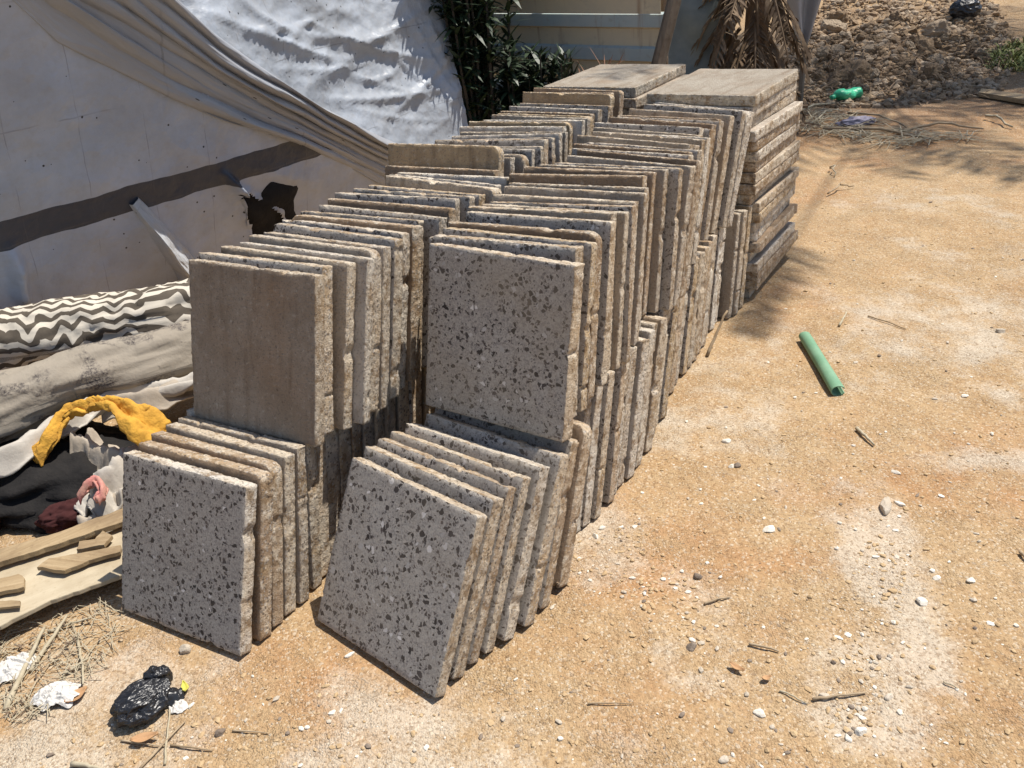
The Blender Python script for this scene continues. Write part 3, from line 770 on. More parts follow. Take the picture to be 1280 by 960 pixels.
def mat_carpet():
    t = NT('worn_carpet_back'); uv = t.n('ShaderNodeAttribute', attribute_name='cloth_uv').outputs['Vector']
    n = t.noise(uv, 6, 5); c = t.mix(n, (.25, .215, .17), (.34, .30, .245))
    worn = t.ramp(t.noise(uv, 8, 4, .6, .4), [(.53, 0), (.6, 1)]); n2 = t.noise(uv, 120, 4, .8)
    c = t.mix(t.math('MULTIPLY', worn, t.ramp(n2, [(.4, 0), (.6, 1)])), c, (.07, .06, .06))
    return t.out(c, .9, t.bump(t.math('ADD', t.math('MULTIPLY', n2, worn), t.noise(uv, 50, 3)), .5, .006), .15)
M['carpet'] = mat_carpet()
ca = [at_z(-360, 620, .19), at_z(-140, 555, .21), at_z(0, 512, .22), at_z(90, 478, .24), at_z(180, 455, .24), at_z(310, 415, .22)]
o = soft_roll('carpet_roll', ca, lambda t: .125 - .03 * t, M['carpet'], 9.0, .22, 190, 60, .9, .010, 5)
tag(o, 'worn grey brown carpet roll lying below the zebra striped cloth', 'carpet')

def rag(name, pts, wid, mat, seed, fold=.02, parent=None, nu=46, nv=22, curl=1.2):
    """strip of cloth draped along a polyline, with folds across its width"""
    pts = [Vector(p) for p in pts]; V = []; UV = []
    for i in range(nu):
        t = i / (nu - 1) * (len(pts) - 1); k = min(int(t), len(pts) - 2); f = t - k
        p0, p1 = pts[max(k - 1, 0)], pts[k]; p2, p3 = pts[k + 1], pts[min(k + 2, len(pts) - 1)]
        p = .5 * ((2 * p1) + (p2 - p0) * f + (2 * p0 - 5 * p1 + 4 * p2 - p3) * f * f + (3 * p1 - p0 - 3 * p2 + p3) * f ** 3)
        tn = (p2 - p1).normalized(); side = Vector((tn.y, -tn.x, 0)).normalized()
        w0 = wid(i / (nu - 1)) if callable(wid) else wid
        for j in range(nv):
            x = j / (nv - 1) - .5
            wv = w0 * (1 + .25 * noise.noise((t * 2, seed, x * 2)))
            z = fold * math.sin(x * 9 + 2.5 * noise.noise((t * 1.2, seed, 0)) + t) + fold * .7 * noise.noise((t * 3, x * 5, seed)) + fold * .3 * noise.noise((t * 12, x * 18, seed)) - abs(x) ** 2 * w0 * curl
            V.append(p + side * x * wv + Vector((0, 0, z))); UV.append((t * .2, x * w0, seed))
    o = mesh_obj(name, V, grid_faces(nu, nv), mat, parent, smooth=True)
    at = o.data.attributes.new('cloth_uv', 'FLOAT_VECTOR', 'POINT'); at.data.foreach_set('vector', np.array(UV).ravel())
    md = o.modifiers.new('thickness', 'SOLIDIFY'); md.thickness = .006; md.offset = 0
    return recenter(o) if parent is None else o
M['white_cloth'] = simple('white_cloth', (.50, .465, .41), (.36, .325, .28), 12, .9, .35, .006)
M['cream_cloth'] = simple('cream_cloth', (.44, .38, .31), (.30, .255, .20), 12, .9, .4, .006)
M['foam'] = simple('yellow_foam', (.62, .34, .05), (.46, .24, .04), 16, .95, .7, .008)
M['maroon'] = simple('maroon_cloth', (.035, .008, .008), (.06, .018, .017), 9, .95, .4, .008)
tag(rag('rag', [at_z(-40, 590, .17), at_z(30, 556, .19), at_z(85, 520, .20), at_z(150, 494, .20), at_z(225, 480, .20), at_z(290, 462, .2)], .075, M['white_cloth'], 2.0, .022), 'crumpled white cloth strip draped between the carpet roll and the yellow foam', 'cloth')
tag(rag('rag', [at_z(130, 505, .18), at_z(185, 492, .20), at_z(245, 475, .18), at_z(300, 455, .16)], .10, M['cream_cloth'], 5.0, .016), 'frayed cream cloth strip reaching behind the brown slab', 'cloth')
fo = [at_z(44, 574, .15), at_z(60, 545, .20), at_z(80, 518, .235), at_z(112, 505, .25), at_z(148, 508, .25), at_z(172, 522, .235), at_z(196, 545, .18), at_z(222, 566, .12)]
def foam_w(t): return .045 + .085 * smooth(.5, .8, t)
o = rag('foam_sheet', fo, foam_w, M['foam'], 8.0, .015, None, 80, 40, .3); o.modifiers[0].thickness = .012
tag(o, 'torn yellow foam piece arched over the dark hollow in the rag heap', 'foam')
tag(rag('rag', [at_z(95, 545, .16), at_z(120, 560, .12), at_z(150, 570, .13), at_z(190, 560, .13)], .12, M['cream_cloth'], 11.0, .02), 'dirty cream cloth hanging inside the hollow under the yellow foam', 'cloth')
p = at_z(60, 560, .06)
o = lump('cloth_or_shade_heap', (p.x - .06, p.y - .06, .02), (.46, .26, .13), M['shade_black'], .22, 2.4, 21, 5, flatz=-.02, rot=-.4); tag(o, 'black lump standing in for the shadow in the hollow below the yellow foam', 'cloth')  # near-black lump put in place of the shadow under the foam
p = at_z(10, 640, .07)
o = lump('cloth_or_shade_heap', (p.x - .14, p.y - .02, .03), (.11, .09, .085), M['maroon'], .25, 1.3, 31, 5, False, flatz=-.03, rot=.5); tag(o, 'dark maroon cloth crumpled at the left edge under the rag heap', 'cloth')
p = at_z(85, 628, .07)
o = lump('cloth_or_shade_heap', (p.x, p.y, .03), (.085, .045, .045), M['maroon'], .35, 1.6, 33, 5, False, flatz=-.03, rot=.6); tag(o, 'maroon rag with pink trim beside the crumpled white cloth', 'cloth')
tag(rag('rag', [at_z(108, 640, .07), at_z(125, 612, .11), at_z(140, 590, .13), at_z(170, 570, .12)], .13, M['white_cloth'], 14.0, .03), 'crumpled off-white cloth standing beside the front left slab', 'cloth')
tag(rag('rag', [at_z(100, 652, .05), at_z(130, 640, .06), at_z(165, 615, .07), at_z(190, 600, .07)], .10, M['cream_cloth'], 17.0, .02), 'pinkish cream rag lying along the plank by the front left slab', 'cloth')
M['pink'] = simple('pink_fabric', (.45, .16, .15), (.55, .32, .24), 30, .9, .3)
o = rag('knotted_rag', [at_z(98, 622, .12), at_z(108, 606, .15), at_z(120, 600, .155), at_z(128, 612, .14), at_z(120, 626, .12)], .022, M['pink'], 41, .010, None, 30, 12); tag(o, 'small pink and orange knotted rag on the white cloth', 'cloth')

# ------------------------------------------------------------------ left: plywood, plank, splinters
def mat_wood(name, c1, c2, sc_=(3, 60, 60), dark=(.2, .14, .08)):
    t = NT(name); v = t.objcoord(); mp = t.n('ShaderNodeMapping'); mp.inputs['Scale'].default_value = sc_; t.l(v, mp.inputs['Vector'])
    n = t.noise(mp.outputs[0], 1, 5, .65, .4); n2 = t.noise(v, 7, 5)
    c = t.mix(t.ramp(n, [(.3, 0), (.7, 1)]), c1, c2)
    c = t.mix(t.math('MULTIPLY', t.ramp(n2, [(.45, 0), (.68, 1)]), .65), c, dark)
    n3 = t.noise(v, 60, 4, .7); c = t.mix(t.math('MULTIPLY', t.ramp(n3, [(.55, 0), (.7, 1)]), .4), c, dark)
    return t.out(c, .85, t.bump(n, .4, .004), .2)
M['plywood'] = mat_wood('weathered_plywood', (.50, .43, .31), (.42, .35, .245), (6, 45, 45), (.30, .235, .15))
M['plank'] = mat_wood('weathered_plank', (.42, .32, .195), (.27, .19, .105), (4, 90, 90), (.15, .1, .06))
M['stick'] = mat_wood('dry_stick', (.46, .36, .24), (.30, .22, .14), (3, 40, 40))
M['reed'] = simple('dry_reed', (.46, .40, .29), (.33, .275, .18), 30, .85, .2)
M['bark'] = simple('bark', (.13, .09, .06), (.22, .16, .11), 18, .95, .8, .01)
def board(name, poly, z0, thick, mat, seed, jag=.008, tilt=None):
    """flat board with a ragged outline; poly = ground-plane outline, n points between corners"""
    pts = []
    for (a, b) in zip(poly, poly[1:] + poly[:1]):
        a, b = Vector(a[:2]), Vector(b[:2]); k = max(2, int((b - a).length / .012))
        for i in range(k):
            p = a.lerp(b, i / k); d = Vector((b.y - a.y, a.x - b.x)).normalized()
            pts.append(p + d * jag * (noise.noise((p.x * 25, p.y * 25, seed)) + .6 * noise.noise((p.x * 80, p.y * 80, seed))))
    cx = sum(p.x for p in pts) / len(pts); cy = sum(p.y for p in pts) / len(pts)
    ax = (Vector(poly[1][:2]) - Vector(poly[0][:2])).normalized(); ang = math.atan2(ax.y, ax.x); n = len(pts)
    V = []
    for lay, (zz, sc0) in enumerate(((0, .994), (thick * .15, 1), (thick * .85, 1), (thick, .994))):
        for p in pts:
            x, y = (p.x - cx) * sc0, (p.y - cy) * sc0
            zt = tilt(p.x, p.y) if tilt else 0
            lx = x * math.cos(-ang) - y * math.sin(-ang); ly = x * math.sin(-ang) + y * math.cos(-ang)
            V.append((lx, ly, zz + zt + .003 * noise.noise((p.x * 6, p.y * 6, seed))))
    fs = [(k * n + i, k * n + (i + 1) % n, (k + 1) * n + (i + 1) % n, (k + 1) * n + i) for k in range(3) for i in range(n)]
    fs += [tuple(range(n))[::-1], tuple(range(3 * n, 4 * n))]
    o = mesh_obj(name, V, fs, mat); o.location = (cx, cy, z0); o.rotation_euler.z = ang
    bm = bmesh.new(); bm.from_mesh(o.data); bmesh.ops.recalc_face_normals(bm, faces=bm.faces); bm.to_mesh(o.data); bm.free()
    return o
zb = .055
pp = [at_z(-120, 830, zb), at_z(0, 782, zb), at_z(70, 748, zb), at_z(152, 718, zb), at_z(166, 690, zb), at_z(176, 652, zb), at_z(90, 678, zb), at_z(-130, 745, zb)]
o = board('plywood_sheet', [tuple(p) for p in pp], zb - .012, .012, M['plywood'], 3, .006); tag(o, 'pale weathered plywood sheet with ragged front edge at the left', 'plywood')
bx = [at_z(152, 722, 0), at_z(20, 775, 0)]
mb = MB(); mb.tube([(0, 0, .02), (.42, .24, .022)], .02, 8); 
o = mb.build('wood_batten', M['plank'], loc=Vector((at_z(20, 765, 0).x - .03, at_z(20, 765, 0).y + .12, 0))); tag(o, 'short round stick propping the plywood sheet off the ground', 'stick')
zp = zb + .012
q = [at_z(-90, 735, zp + .03), at_z(0, 696, zp + .03), at_z(90, 668, zp + .03), at_z(172, 640, zp + .03), at_z(172, 622, zp + .03), at_z(70, 660, zp + .03), at_z(-90, 705, zp + .03)]
o = board('plank', [tuple(p) for p in q], zp, .015, M['plank'], 6, .004); tag(o, 'long weathered plank lying across the back of the plywood sheet', 'plank')
for k, (poly, lab) in enumerate([
    ([(46, 708), (80, 712), (110, 700), (150, 688), (150, 680), (100, 690), (60, 697)], 'long splintered plank piece with pointed end on the plywood'),
    ([(95, 686), (130, 680), (140, 668), (128, 662), (118, 674), (98, 676)], 'short knobbly piece of broken wood beside the long plank'),
    ([(-30, 745), (28, 732), (30, 720), (22, 716), (-30, 728)], 'rounded chunk of broken wood on the plywood at the left edge'),
    ([(-30, 758), (24, 754), (24, 748), (-30, 748)], 'thin dark sliver of wood nearest the front edge of the plywood')]):
    o = board('wood_piece', [tuple(at_z(u, v, zp + .012)) for u, v in poly], zp - .002, .011 if k != 3 else .006, M['plank'], 9 + k, .004)
    tag(o, lab, 'wood piece', 'broken wood pieces on the plywood')

# ------------------------------------------------------------------ foreground litter
def mat_bag(name, c1, c2, rough):
    t = NT(name); v = t.objcoord(); n = t.noise(v, 20, 5, .6)
    return t.out(t.mix(n, c1, c2), rough, t.bump(t.noise(v, 34, 3, .6, 1.2), .8, .007), .5)
M['black_bag'] = mat_bag('black_plastic', (.010, .011, .013), (.022, .022, .026), .33)
M['white_bag'] = mat_bag('white_plastic', (.62, .60, .57), (.50, .47, .42), .75)
M['green_plastic'] = mat_bag('green_plastic', (.03, .36, .17), (.06, .45, .24), .28)
def crumple(name, c, r, mat, seed, n=64):
    V = []
    for i in range(n):
        for j in range(n):
            x, y = i / (n - 1) * 2 - 1, j / (n - 1) * 2 - 1
            k = 1 + .35 * noise.noise((x * 1.3, y * 1.3, seed)) ; L = max(abs(x), abs(y)) / max(1e-6, math.hypot(x, y)); x, y = x * L * k, y * L * k
            q = math.hypot(x, y); h = 0; a = 1; f = 1.6
            for _ in range(4): h += a * (1 - 2.4 * abs(noise.noise((x * f + seed, y * f, seed * .3)))); a *= .52; f *= 1.9
            V.append((x * r[0] * (1 + .12 * noise.noise((x * 3, y * 3, seed + 5))), y * r[1] * (1 + .12 * noise.noise((y * 3, x * 3, seed + 9))), max(.001, r[2] * (.6 + .5 * h) * (1 - .65 * q * q))))
    o = mesh_obj(name, V, grid_faces(n, n), mat, smooth=True); o.location = (c[0], c[1], ground_h(c[0], c[1])); o.rotation_euler.z = seed
    return o
p = at_z(183, 885, 0)
bag = empty('plastic_bag', (p.x, p.y, 0)); tag(bag, 'crumpled black plastic bag tied at the neck near the bottom left corner', 'plastic bag')
lump('body', (0, 0, .02), (.050, .036, .030), M['black_bag'], .44, .85, 4, 6, True, bag, -.018, .75, oc=4, ridge_scale=(.6, 1.7, 1.2))
lump('knot', (.018, .050, .034), (.022, .018, .026), M['black_bag'], .45, 1.0, 9, 5, True, bag, None, .3, oc=3)
rag('loose_edge', [(.02, .01, .03), (.05, .02, .018), (.072, .03, .006)], .045, M['black_bag'], 3, .008, bag, 16, 10).modifiers[0].thickness = .001
for (u, v, r, lab, s_) in ((72, 872, (.052, .040, .022), 'crumpled white plastic scrap lying left of the black bag', 3), (18, 836, (.05, .04, .025), 'grey white crumpled plastic at the left edge below the plywood', 7),
                           (222, 882, (.022, .018, .010), 'little white plastic scrap touching the black bag', 12)):
    p = at_z(u, v, 0); o = crumple('plastic_scrap', p, r, M['white_bag'], s_); tag(o, lab, 'plastic scrap', 'white plastic scraps by the black bag')
M['leaf_dry'] = simple('dry_leaf', (.36, .20, .10), (.47, .29, .15), 30, .8, .3)
M['leaf_yel'] = simple('yellow_leaf', (.55, .50, .08), (.45, .42, .1), 30, .7, .3)
def leaf(name, c, L, Wd, ang, mat, lab, cat='leaf', curl=.25, zb=.004):
    V = []; n = 12
    for i in range(n):
        t = i / (n - 1); wv = Wd * math.sin(math.pi * min(.98, max(.03, t ** .85)))
        for j in range(5):
            x = (j - 2) / 2; V.append((L * (t - .5), wv * x, zb + curl * L * (t - .5) ** 2 + abs(x) ** 2 * Wd * .5))
    o = mesh_obj(name, V, grid_faces(n, 5), mat, smooth=True); o.location = c; o.rotation_euler.z = ang
    md = o.modifiers.new('t', 'SOLIDIFY'); md.thickness = .001
    return tag(o, lab, cat)
leaf('dry_leaf', at_z(97, 873, 0), .05, .016, .9, M['leaf_dry'], 'brown dry leaf on the edge of the white plastic scrap')
leaf('yellow_scrap', at_z(232, 862, 0), .032, .008, 2.0, M['leaf_yel'], 'small yellow wrapper sticking out beside the black bag', 'wrapper', .8)
leaf('dry_leaf', at_z(182, 925, 0), .055, .012, .2, M['leaf_dry'], 'flat tan leaf lying just in front of the black bag')

M['stone'] = simple('pale_stone', (.56, .49, .40), (.40, .34, .26), 25, .95, .6, .004)
M['stone_w'] = simple('white_chip', (.74, .69, .60), (.60, .55, .46), 30, .9, .5, .003)
M['stone_d'] = simple('dark_stone', (.17, .13, .10), (.25, .2, .155), 25, .95, .6, .004)
def stone(u, v, r, lab, mat='stone', rot=0, seed=0, cat='stone', name='stone', group='loose stones on the sand'):
    p = at_z(u, v, 0); bm = bmesh.new(); bmesh.ops.create_icosphere(bm, subdivisions=3, radius=1)
    rg = random.Random(seed + int(u))
    planes = [(Vector((rg.uniform(-1, 1), rg.uniform(-1, 1), rg.uniform(-.6, 1))).normalized(), rg.uniform(.55, .9)) for _ in range(9)]
    for vv in bm.verts:
        q = vv.co.normalized()
        k = min([1.0] + [d / max(.15, q.dot(n)) for n, d in planes if q.dot(n) > .15])
        q = q * k * (1 + .06 * noise.noise(q * 4 + Vector((seed, 0, u)))); vv.co = Vector((q.x * r[0], q.y * r[1], max(-.35, q.z) * r[2] + r[2] * .3))
    me = bpy.data.meshes.new(name); bm.to_mesh(me); bm.free(); me.materials.append(M[mat])
    o = bpy.data.objects.new(name, me); link(o); o.location = (p.x, p.y, ground_h(p.x, p.y)); o.rotation_euler.z = rot
    return tag(o, lab, cat, group)
ST = [
 (232, 814, (.016, .013, .014), 'small round yellowish stone against the foot of the front left slab', 'stone', 0),
 (1107, 632, (.015, .042, .016), 'oblong pale stone, the largest lying on the open sand', 'stone', -.5),
 (1125, 628, (.008, .018, .006), 'thin pale flake just right of the oblong stone', 'stone_w', .5),
 (962, 664, (.020, .012, .008), 'flat bluish white stone on the sand right of the lower slabs', 'stone_w', .3),
 (1213, 725, (.014, .010, .008), 'white angular chip lying alone toward the right edge', 'stone_w', .4),
 (1152, 752, (.013, .013, .010), 'white angular chip at the right rim of the pale dusty trail', 'stone_w', 1.0),
 (1171, 722, (.010, .007, .005), 'small white chip between the two white angular chips', 'stone_w', .2),
 (950, 893, (.014, .010, .007), 'pale flat chip below the two thin leaves near the bottom', 'stone_w', -.4),
 (1076, 914, (.014, .010, .008), 'white chip at the bottom end of the pale dusty trail', 'stone_w', .6),
 (1060, 922, (.006, .012, .005), 'narrow white chip leaning beside the white chip at the trail end', 'stone_w', .1),
 (905, 952, (.012, .008, .006), 'grey chip at the bottom edge of the picture', 'stone', .2),
 (872, 722, (.012, .011, .010), 'dark round pebble on the sand right of the front slabs', 'stone_d', 0),
 (865, 812, (.013, .011, .010), 'dark pebble in the pale gravel right of the front slabs', 'stone_d', 0),
 (908, 555, (.016, .010, .008), 'white flake on the sand beside the middle of the lower right row', 'stone_w', -.4),
 (921, 585, (.012, .010, .009), 'dark clod in a cluster of crumbs near the lower right row', 'stone_d', 0),
 (914, 586, (.010, .008, .006), 'white crumb touching the dark clod near the lower right row', 'stone_w', 0),
 (1120, 590, (.006, .014, .005), 'narrow white flake above the oblong pale stone', 'stone_w', .7),
 (438, 819, (.014, .006, .005), 'slim white chip in front of the leaning front right slab', 'stone_w', .5),
 (275, 913, (.013, .010, .009), 'dark curled pebble to the right of the black bag', 'stone_d', .5),
 (384, 909, (.006, .005, .004), 'tiny white pebble near the bottom left of centre', 'stone_w', 0),
 (700, 923, (.007, .006, .005), 'tiny white pebble near the bottom centre', 'stone_w', 0),
 (752, 661, (.011, .008, .006), 'white chip at the foot of the lower right row', 'stone_w', .3),
 (745, 672, (.007, .013, .007), 'upright white chip just below the foot of the lower right row', 'stone_w', .3),
 (1112, 870, (.013, .007, .006), 'pale chip with a twig beside it right of the dusty trail', 'stone', .5),
 (1100, 485 + 60, (.006, .004, .003), 'tiny crumb near the pale stick', 'stone', .5),
 (1030, 870, (.012, .009, .008), 'rounded grey pebble at the left rim of the dusty trail', 'stone', 0),
 (1250, 415, (.022, .015, .012), 'pale lump of mortar near the right edge', 'stone', 0),
 (1205, 497, (.014, .010, .006), 'white flake right of the green pipe', 'stone_w', .2),
 (1168, 500, (.012, .006, .004), 'slim pale flake between the green pipe and the right edge', 'stone', -.4),
]
for i, (u, v, r, lab, mt, rot) in enumerate(ST): stone(u, v, r, lab, mt, rot, i)

def stick(name, pts, r, lab, mat='stick', cat='stick', group=None, bend=.006, seed=0):
    pts = [Vector(p) for p in pts]; c = sum(pts, Vector()) / len(pts); c.z = 0
    P = []; n = 9
    for i in range(n):
        t = i / (n - 1) * (len(pts) - 1); k = min(int(t), len(pts) - 2); q = pts[k].lerp(pts[k + 1], t - k)
        P.append(q - c + Vector((noise.noise((i * .7, seed, 1)), noise.noise((i * .7, seed, 5)), .3 * abs(noise.noise((i * .7, seed, 9))))) * bend)
    mb = MB(); mb.tube(P, [r * (1 - .45 * i / (n - 1)) for i in range(n)], 6)
    o = mb.build(name, M[mat], smooth=True, loc=c); return tag(o, lab, cat, group)
def gz(u, v, z=.004):
    p = at_z(u, v, 0); return Vector((p.x, p.y, ground_h(p.x, p.y) + z))
pa = gz(884, 446); pb = at_z(908, 388, .13)
stick('leaning_stick', [pa, pb], .007, 'thin pale stick leaning against the far end of the lower right row')
TW = [((936, 808), (972, 816), .0035, 'short brown twig on the sand below centre right'), ((1016, 875), (1082, 866), .0035, 'long thin twig lying across the dusty trail'), ((880, 757), (912, 748), .003, 'short dark twig on the sand right of the front slabs'),
      ((1049, 412), (1058, 394), .005, 'short stubby pale twig standing askew above the green pipe'), ((1070, 541), (1092, 560), .006, 'pale stick with a dark shadow below the green pipe'), ((1085, 398), (1132, 416), .003, 'thin twig on the sand right of the stubby twig'),
      ((205, 955), (213, 885), .003, 'yellow straw standing up in front of the black bag'), ((150, 925), (208, 932), .0025, 'thin dark stem lying across the flat tan leaf'), ((212, 930), (265, 936), .0025, 'thin dark stem to the right of the black bag'), ((290, 912), (335, 916), .002, 'thin dark stem right of the curled pebble'),
      ((175, 960), (232, 900), .003, 'dark stem sloping up from the bottom edge past the black bag'), ((90, 955), (128, 962), .006, 'broad dry straw at the bottom left edge'), ((20, 893), (62, 830), .003, 'grey curved twig at the bottom left'), ((1275, 690), (1283, 700), .005, 'dark twig end at the right edge'),
      ((1180, 852), (1197, 860), .002, 'tiny pale straw toward the lower right'), ((975, 865), (1010, 880), .002, 'thin pale straw just left of the long thin twig'), ((735, 880), (790, 882), .0018, 'hair thin dark stem on the sand at bottom centre')]
for i, (a, b, r, lab) in enumerate(TW): stick('twig', [gz(*a, r + .001), gz((a[0] + b[0]) / 2, (a[1] + b[1]) / 2, r + .004), gz(*b, r + .001)], r, lab, 'reed' if 'straw' in lab or 'pale' in lab else 'stick', 'twig', 'twigs lying on the sand', .003, i * 3.1)
RD_ = [((8, 890), (58, 790), 'broad pale reed slanting from the plywood to the bottom left', .007), ((38, 840), (88, 775), 'second pale reed lying right of the broad one', .006), ((98, 800), (108, 860), 'pale reed stem pointing down below the plywood', .004), ((60, 790), (115, 778), 'short pale reed under the plywood edge', .004), ((78, 845), (112, 828), 'brown reed stub at the right of the reed litter', .004), ((15, 830), (45, 815), 'grey reed stub at the left of the reed litter', .003)]
for i, (a, b, lab, r) in enumerate(RD_): stick('reed', [gz(*a, r), gz(*b, r + .012)], r, lab, 'reed', 'reed', 'reeds scattered below the plywood', .004, i * 2.2)
leaf('dry_leaf', gz(921, 840), .034, .007, -.8, M['leaf_dry'], 'narrow curled leaf near the bottom centre right', curl=.5)
leaf('dry_leaf', gz(958, 852), .020, .006, .2, M['leaf_dry'], 'small tan leaf to the right of the narrow curled leaf', curl=.5)

# straw litter and gravel: uncountable
def in_quad(rg, poly):
    x0, x1 = min(p[0] for p in poly), max(p[0] for p in poly); y0, y1 = min(p[1] for p in poly), max(p[1] for p in poly)
    while True:
        q = (rg.uniform(x0, x1), rg.uniform(y0, y1))
        if inside(q, poly): return q
def straw_patch(name, poly, n, L, r, mat, seed, zmax=.015):
    rg = random.Random(seed); mb = MB()
    for _ in range(n):
        q = gz(*in_quad(rg, poly)); a = rg.uniform(0, 6.3); l = rg.uniform(*L); d = Vector((math.cos(a), math.sin(a), 0)) * l / 2; z = rg.uniform(.002, zmax)
        mb.tube([q - d + Vector((0, 0, z * .4)), q + Vector((rg.uniform(-.1, .1) * l, rg.uniform(-.1, .1) * l, z)), q + d + Vector((0, 0, rg.uniform(.2, 1) * z))], [r, r * 1.2, r * .5], 4, 0, .5, False)
    o = mb.build(name, M[mat]); return tag(o, kind='stuff')
straw_patch('straw', [(-20, 800), (70, 770), (150, 745), (155, 790), (110, 860), (40, 900), (-20, 900)], 300, (.02, .09), .0009, 'reed', 4)
straw_patch('straw', [(975, 140), (1060, 138), (1120, 165), (1230, 175), (1120, 185), (1000, 165)], 260, (.08, .35), .003, 'reed', 6, .04)
straw_patch('leaf_litter', [(-20, 800), (70, 770), (155, 745), (155, 800), (60, 900), (-20, 900)], 60, (.006, .018), .0022, 'bark', 8)

def gravel(name, n, polyw, size, mats, seed):
    rg = random.Random(seed); V = []; Fc = []; mi = []
    bm = bmesh.new(); bmesh.ops.create_icosphere(bm, subdivisions=1, radius=1); bv = [v.co.copy() for v in bm.verts]; bf = [tuple(v.index for v in f.verts) for f in bm.faces]; bm.free()
    for _ in range(n):
        poly, _w = rg.choices(polyw, [w for _, w in polyw])[0]
        q = in_quad(rg, poly); p = gz(*q, 0)
        s = size[0] + (size[1] - size[0]) * rg.random() ** 5.5; sx, sy, sz = s * rg.uniform(.7, 1.5), s * rg.uniform(.6, 1), s * rg.uniform(.3, .7)
        ro = Matrix.Rotation(rg.uniform(0, 6.3), 3, 'Z'); b = len(V); k = rg.randrange(len(mats)) if rg.random() < .6 else 0
        for c in bv:
            c2 = Vector((c.x * sx, c.y * sy, c.z * sz)) * rg.uniform(.72, 1.1); V.append(p + ro @ c2 + Vector((0, 0, sz * .4)))
        Fc += [tuple(i + b for i in f) for f in bf]; mi += [k] * len(bf)
    o = mesh_obj(name, V, Fc, [M[m] for m in mats], None, mi); return tag(o, kind='stuff')
M['grain'] = simple('sand_grain', (.52, .38, .22), (.38, .26, .14), 40, .95, .4)
gravel('gravel', 5500, [([(560, 960), (700, 740), (830, 540), (960, 350), (985, 180), (1280, 170), (1280, 960)], 3), ([(0, 960), (300, 830), (560, 860), (560, 960)], .6),
                        ([(1030, 920), (1040, 760), (1080, 680), (1140, 680), (1120, 800), (1090, 920)], .8), ([(690, 740), (720, 680), (800, 640), (900, 780), (880, 830), (800, 760)], .6)], (.0010, .0085), ['grain', 'stone_w', 'stone', 'grain', 'stone_w', 'stone_d', 'grain', 'grain'], 5)

# ------------------------------------------------------------------ green pipe, split along its front half
def green_pipe():
    a = gz(1005, 427, 0); b = gz(1047, 497, 0); ax = Vector((b.x - a.x, b.y - a.y, 0)); L = ax.length; r = .0205
    nu, nv = 40, 26; V = []
    for lay in (1.0, .86):
        for i in range(nu):
            t = i / (nu - 1)
            op = smooth(.45, 1.0, t) * .9            # the slit opens towards the near end
            for j in range(nv):
                an = -math.pi / 2 - .3 + op / 2 + (2 * math.pi - op) * j / (nv - 1) + 1.9
                k = 1 - .18 * smooth(.0, .12, .12 - t)
                V.append((L * (t - .5), math.cos(an) * r * lay * (1 + .12 * smooth(.5, 1, t)), r * .95 + math.sin(an) * r * lay * (1 - .12 * smooth(.5, 1, t)) * k))
    fs = grid_faces(nu, nv); k = nu * nv; fs += [tuple(i + k for i in f[::-1]) for f in grid_faces(nu, nv)]
    for j in range(nv - 1): fs += [(j, j + 1, k + j + 1, k + j), ((nu - 1) * nv + j, k + (nu - 1) * nv + j, k + (nu - 1) * nv + j + 1, (nu - 1) * nv + j + 1)]
    for i in range(nu - 1): fs += [(i * nv, k + i * nv, k + (i + 1) * nv, (i + 1) * nv), (i * nv + nv - 1, (i + 1) * nv + nv - 1, k + (i + 1) * nv + nv - 1, k + i * nv + nv - 1)]
    o = mesh_obj('green_pipe', V, fs, M['pipe'], smooth=True); o.location = ((a.x + b.x) / 2, (a.y + b.y) / 2, .004); o.rotation_euler.z = math.atan2(ax.y, ax.x)
    bm = bmesh.new(); bm.from_mesh(o.data); bmesh.ops.recalc_face_normals(bm, faces=bm.faces); bm.to_mesh(o.data); bm.free()
    md = o.modifiers.new('e', 'EDGE_SPLIT'); md.split_angle = R_(50)
    return tag(o, 'short length of faded green plastic pipe split at one end', 'pipe')
M['pipe'] = simple('faded_green_plastic', (.13, .27, .16), (.20, .34, .22), 14, .6, .15, .002)
green_pipe()
# ------------------------------------------------------------------ background: corrugated fence, drum, shrubs
def mat_fence(name, c1, c2, rust=(.25, .12, .06)):
    t = NT(name); tc = t.objcoord(False); n = t.noise(tc, 3, 5, .65); n2 = t.noise(tc, 18, 4, .6)
    mp = t.n('ShaderNodeMapping'); mp.inputs['Scale'].default_value = (16, 16, 1.2); t.l(tc, mp.inputs['Vector'])
    st = t.noise(mp.outputs[0], 1, 4)
    c = t.mix(t.ramp(n, [(.35, 0), (.65, 1)]), c1, c2)
    c = t.mix(t.math('MULTIPLY', t.ramp(st, [(.58, 0), (.72, 1)]), .55), c, rust)
    c = t.mix(t.math('MULTIPLY', t.ramp(n2, [(.6, 0), (.75, 1)]), .5), c, (.3, .27, .22))
    return t.out(c, .6, t.bump(n2, .15, .004), .4)
M['fence_cream'] = mat_fence('cream_metal_sheet', (.66, .57, .40), (.58, .51, .38))
M['fence_blue'] = mat_fence('pale_blue_metal_sheet', (.36, .45, .47), (.46, .50, .48))
FAZ = R_(125.2); FA = Vector((math.sin(FAZ), math.cos(FAZ), 0)); FN = Vector((-FA.y, FA.x, 0)) * -1
if FN.y > 0: FN = -FN
F0 = at_y(740, 60, 6.2); F0.z = 0
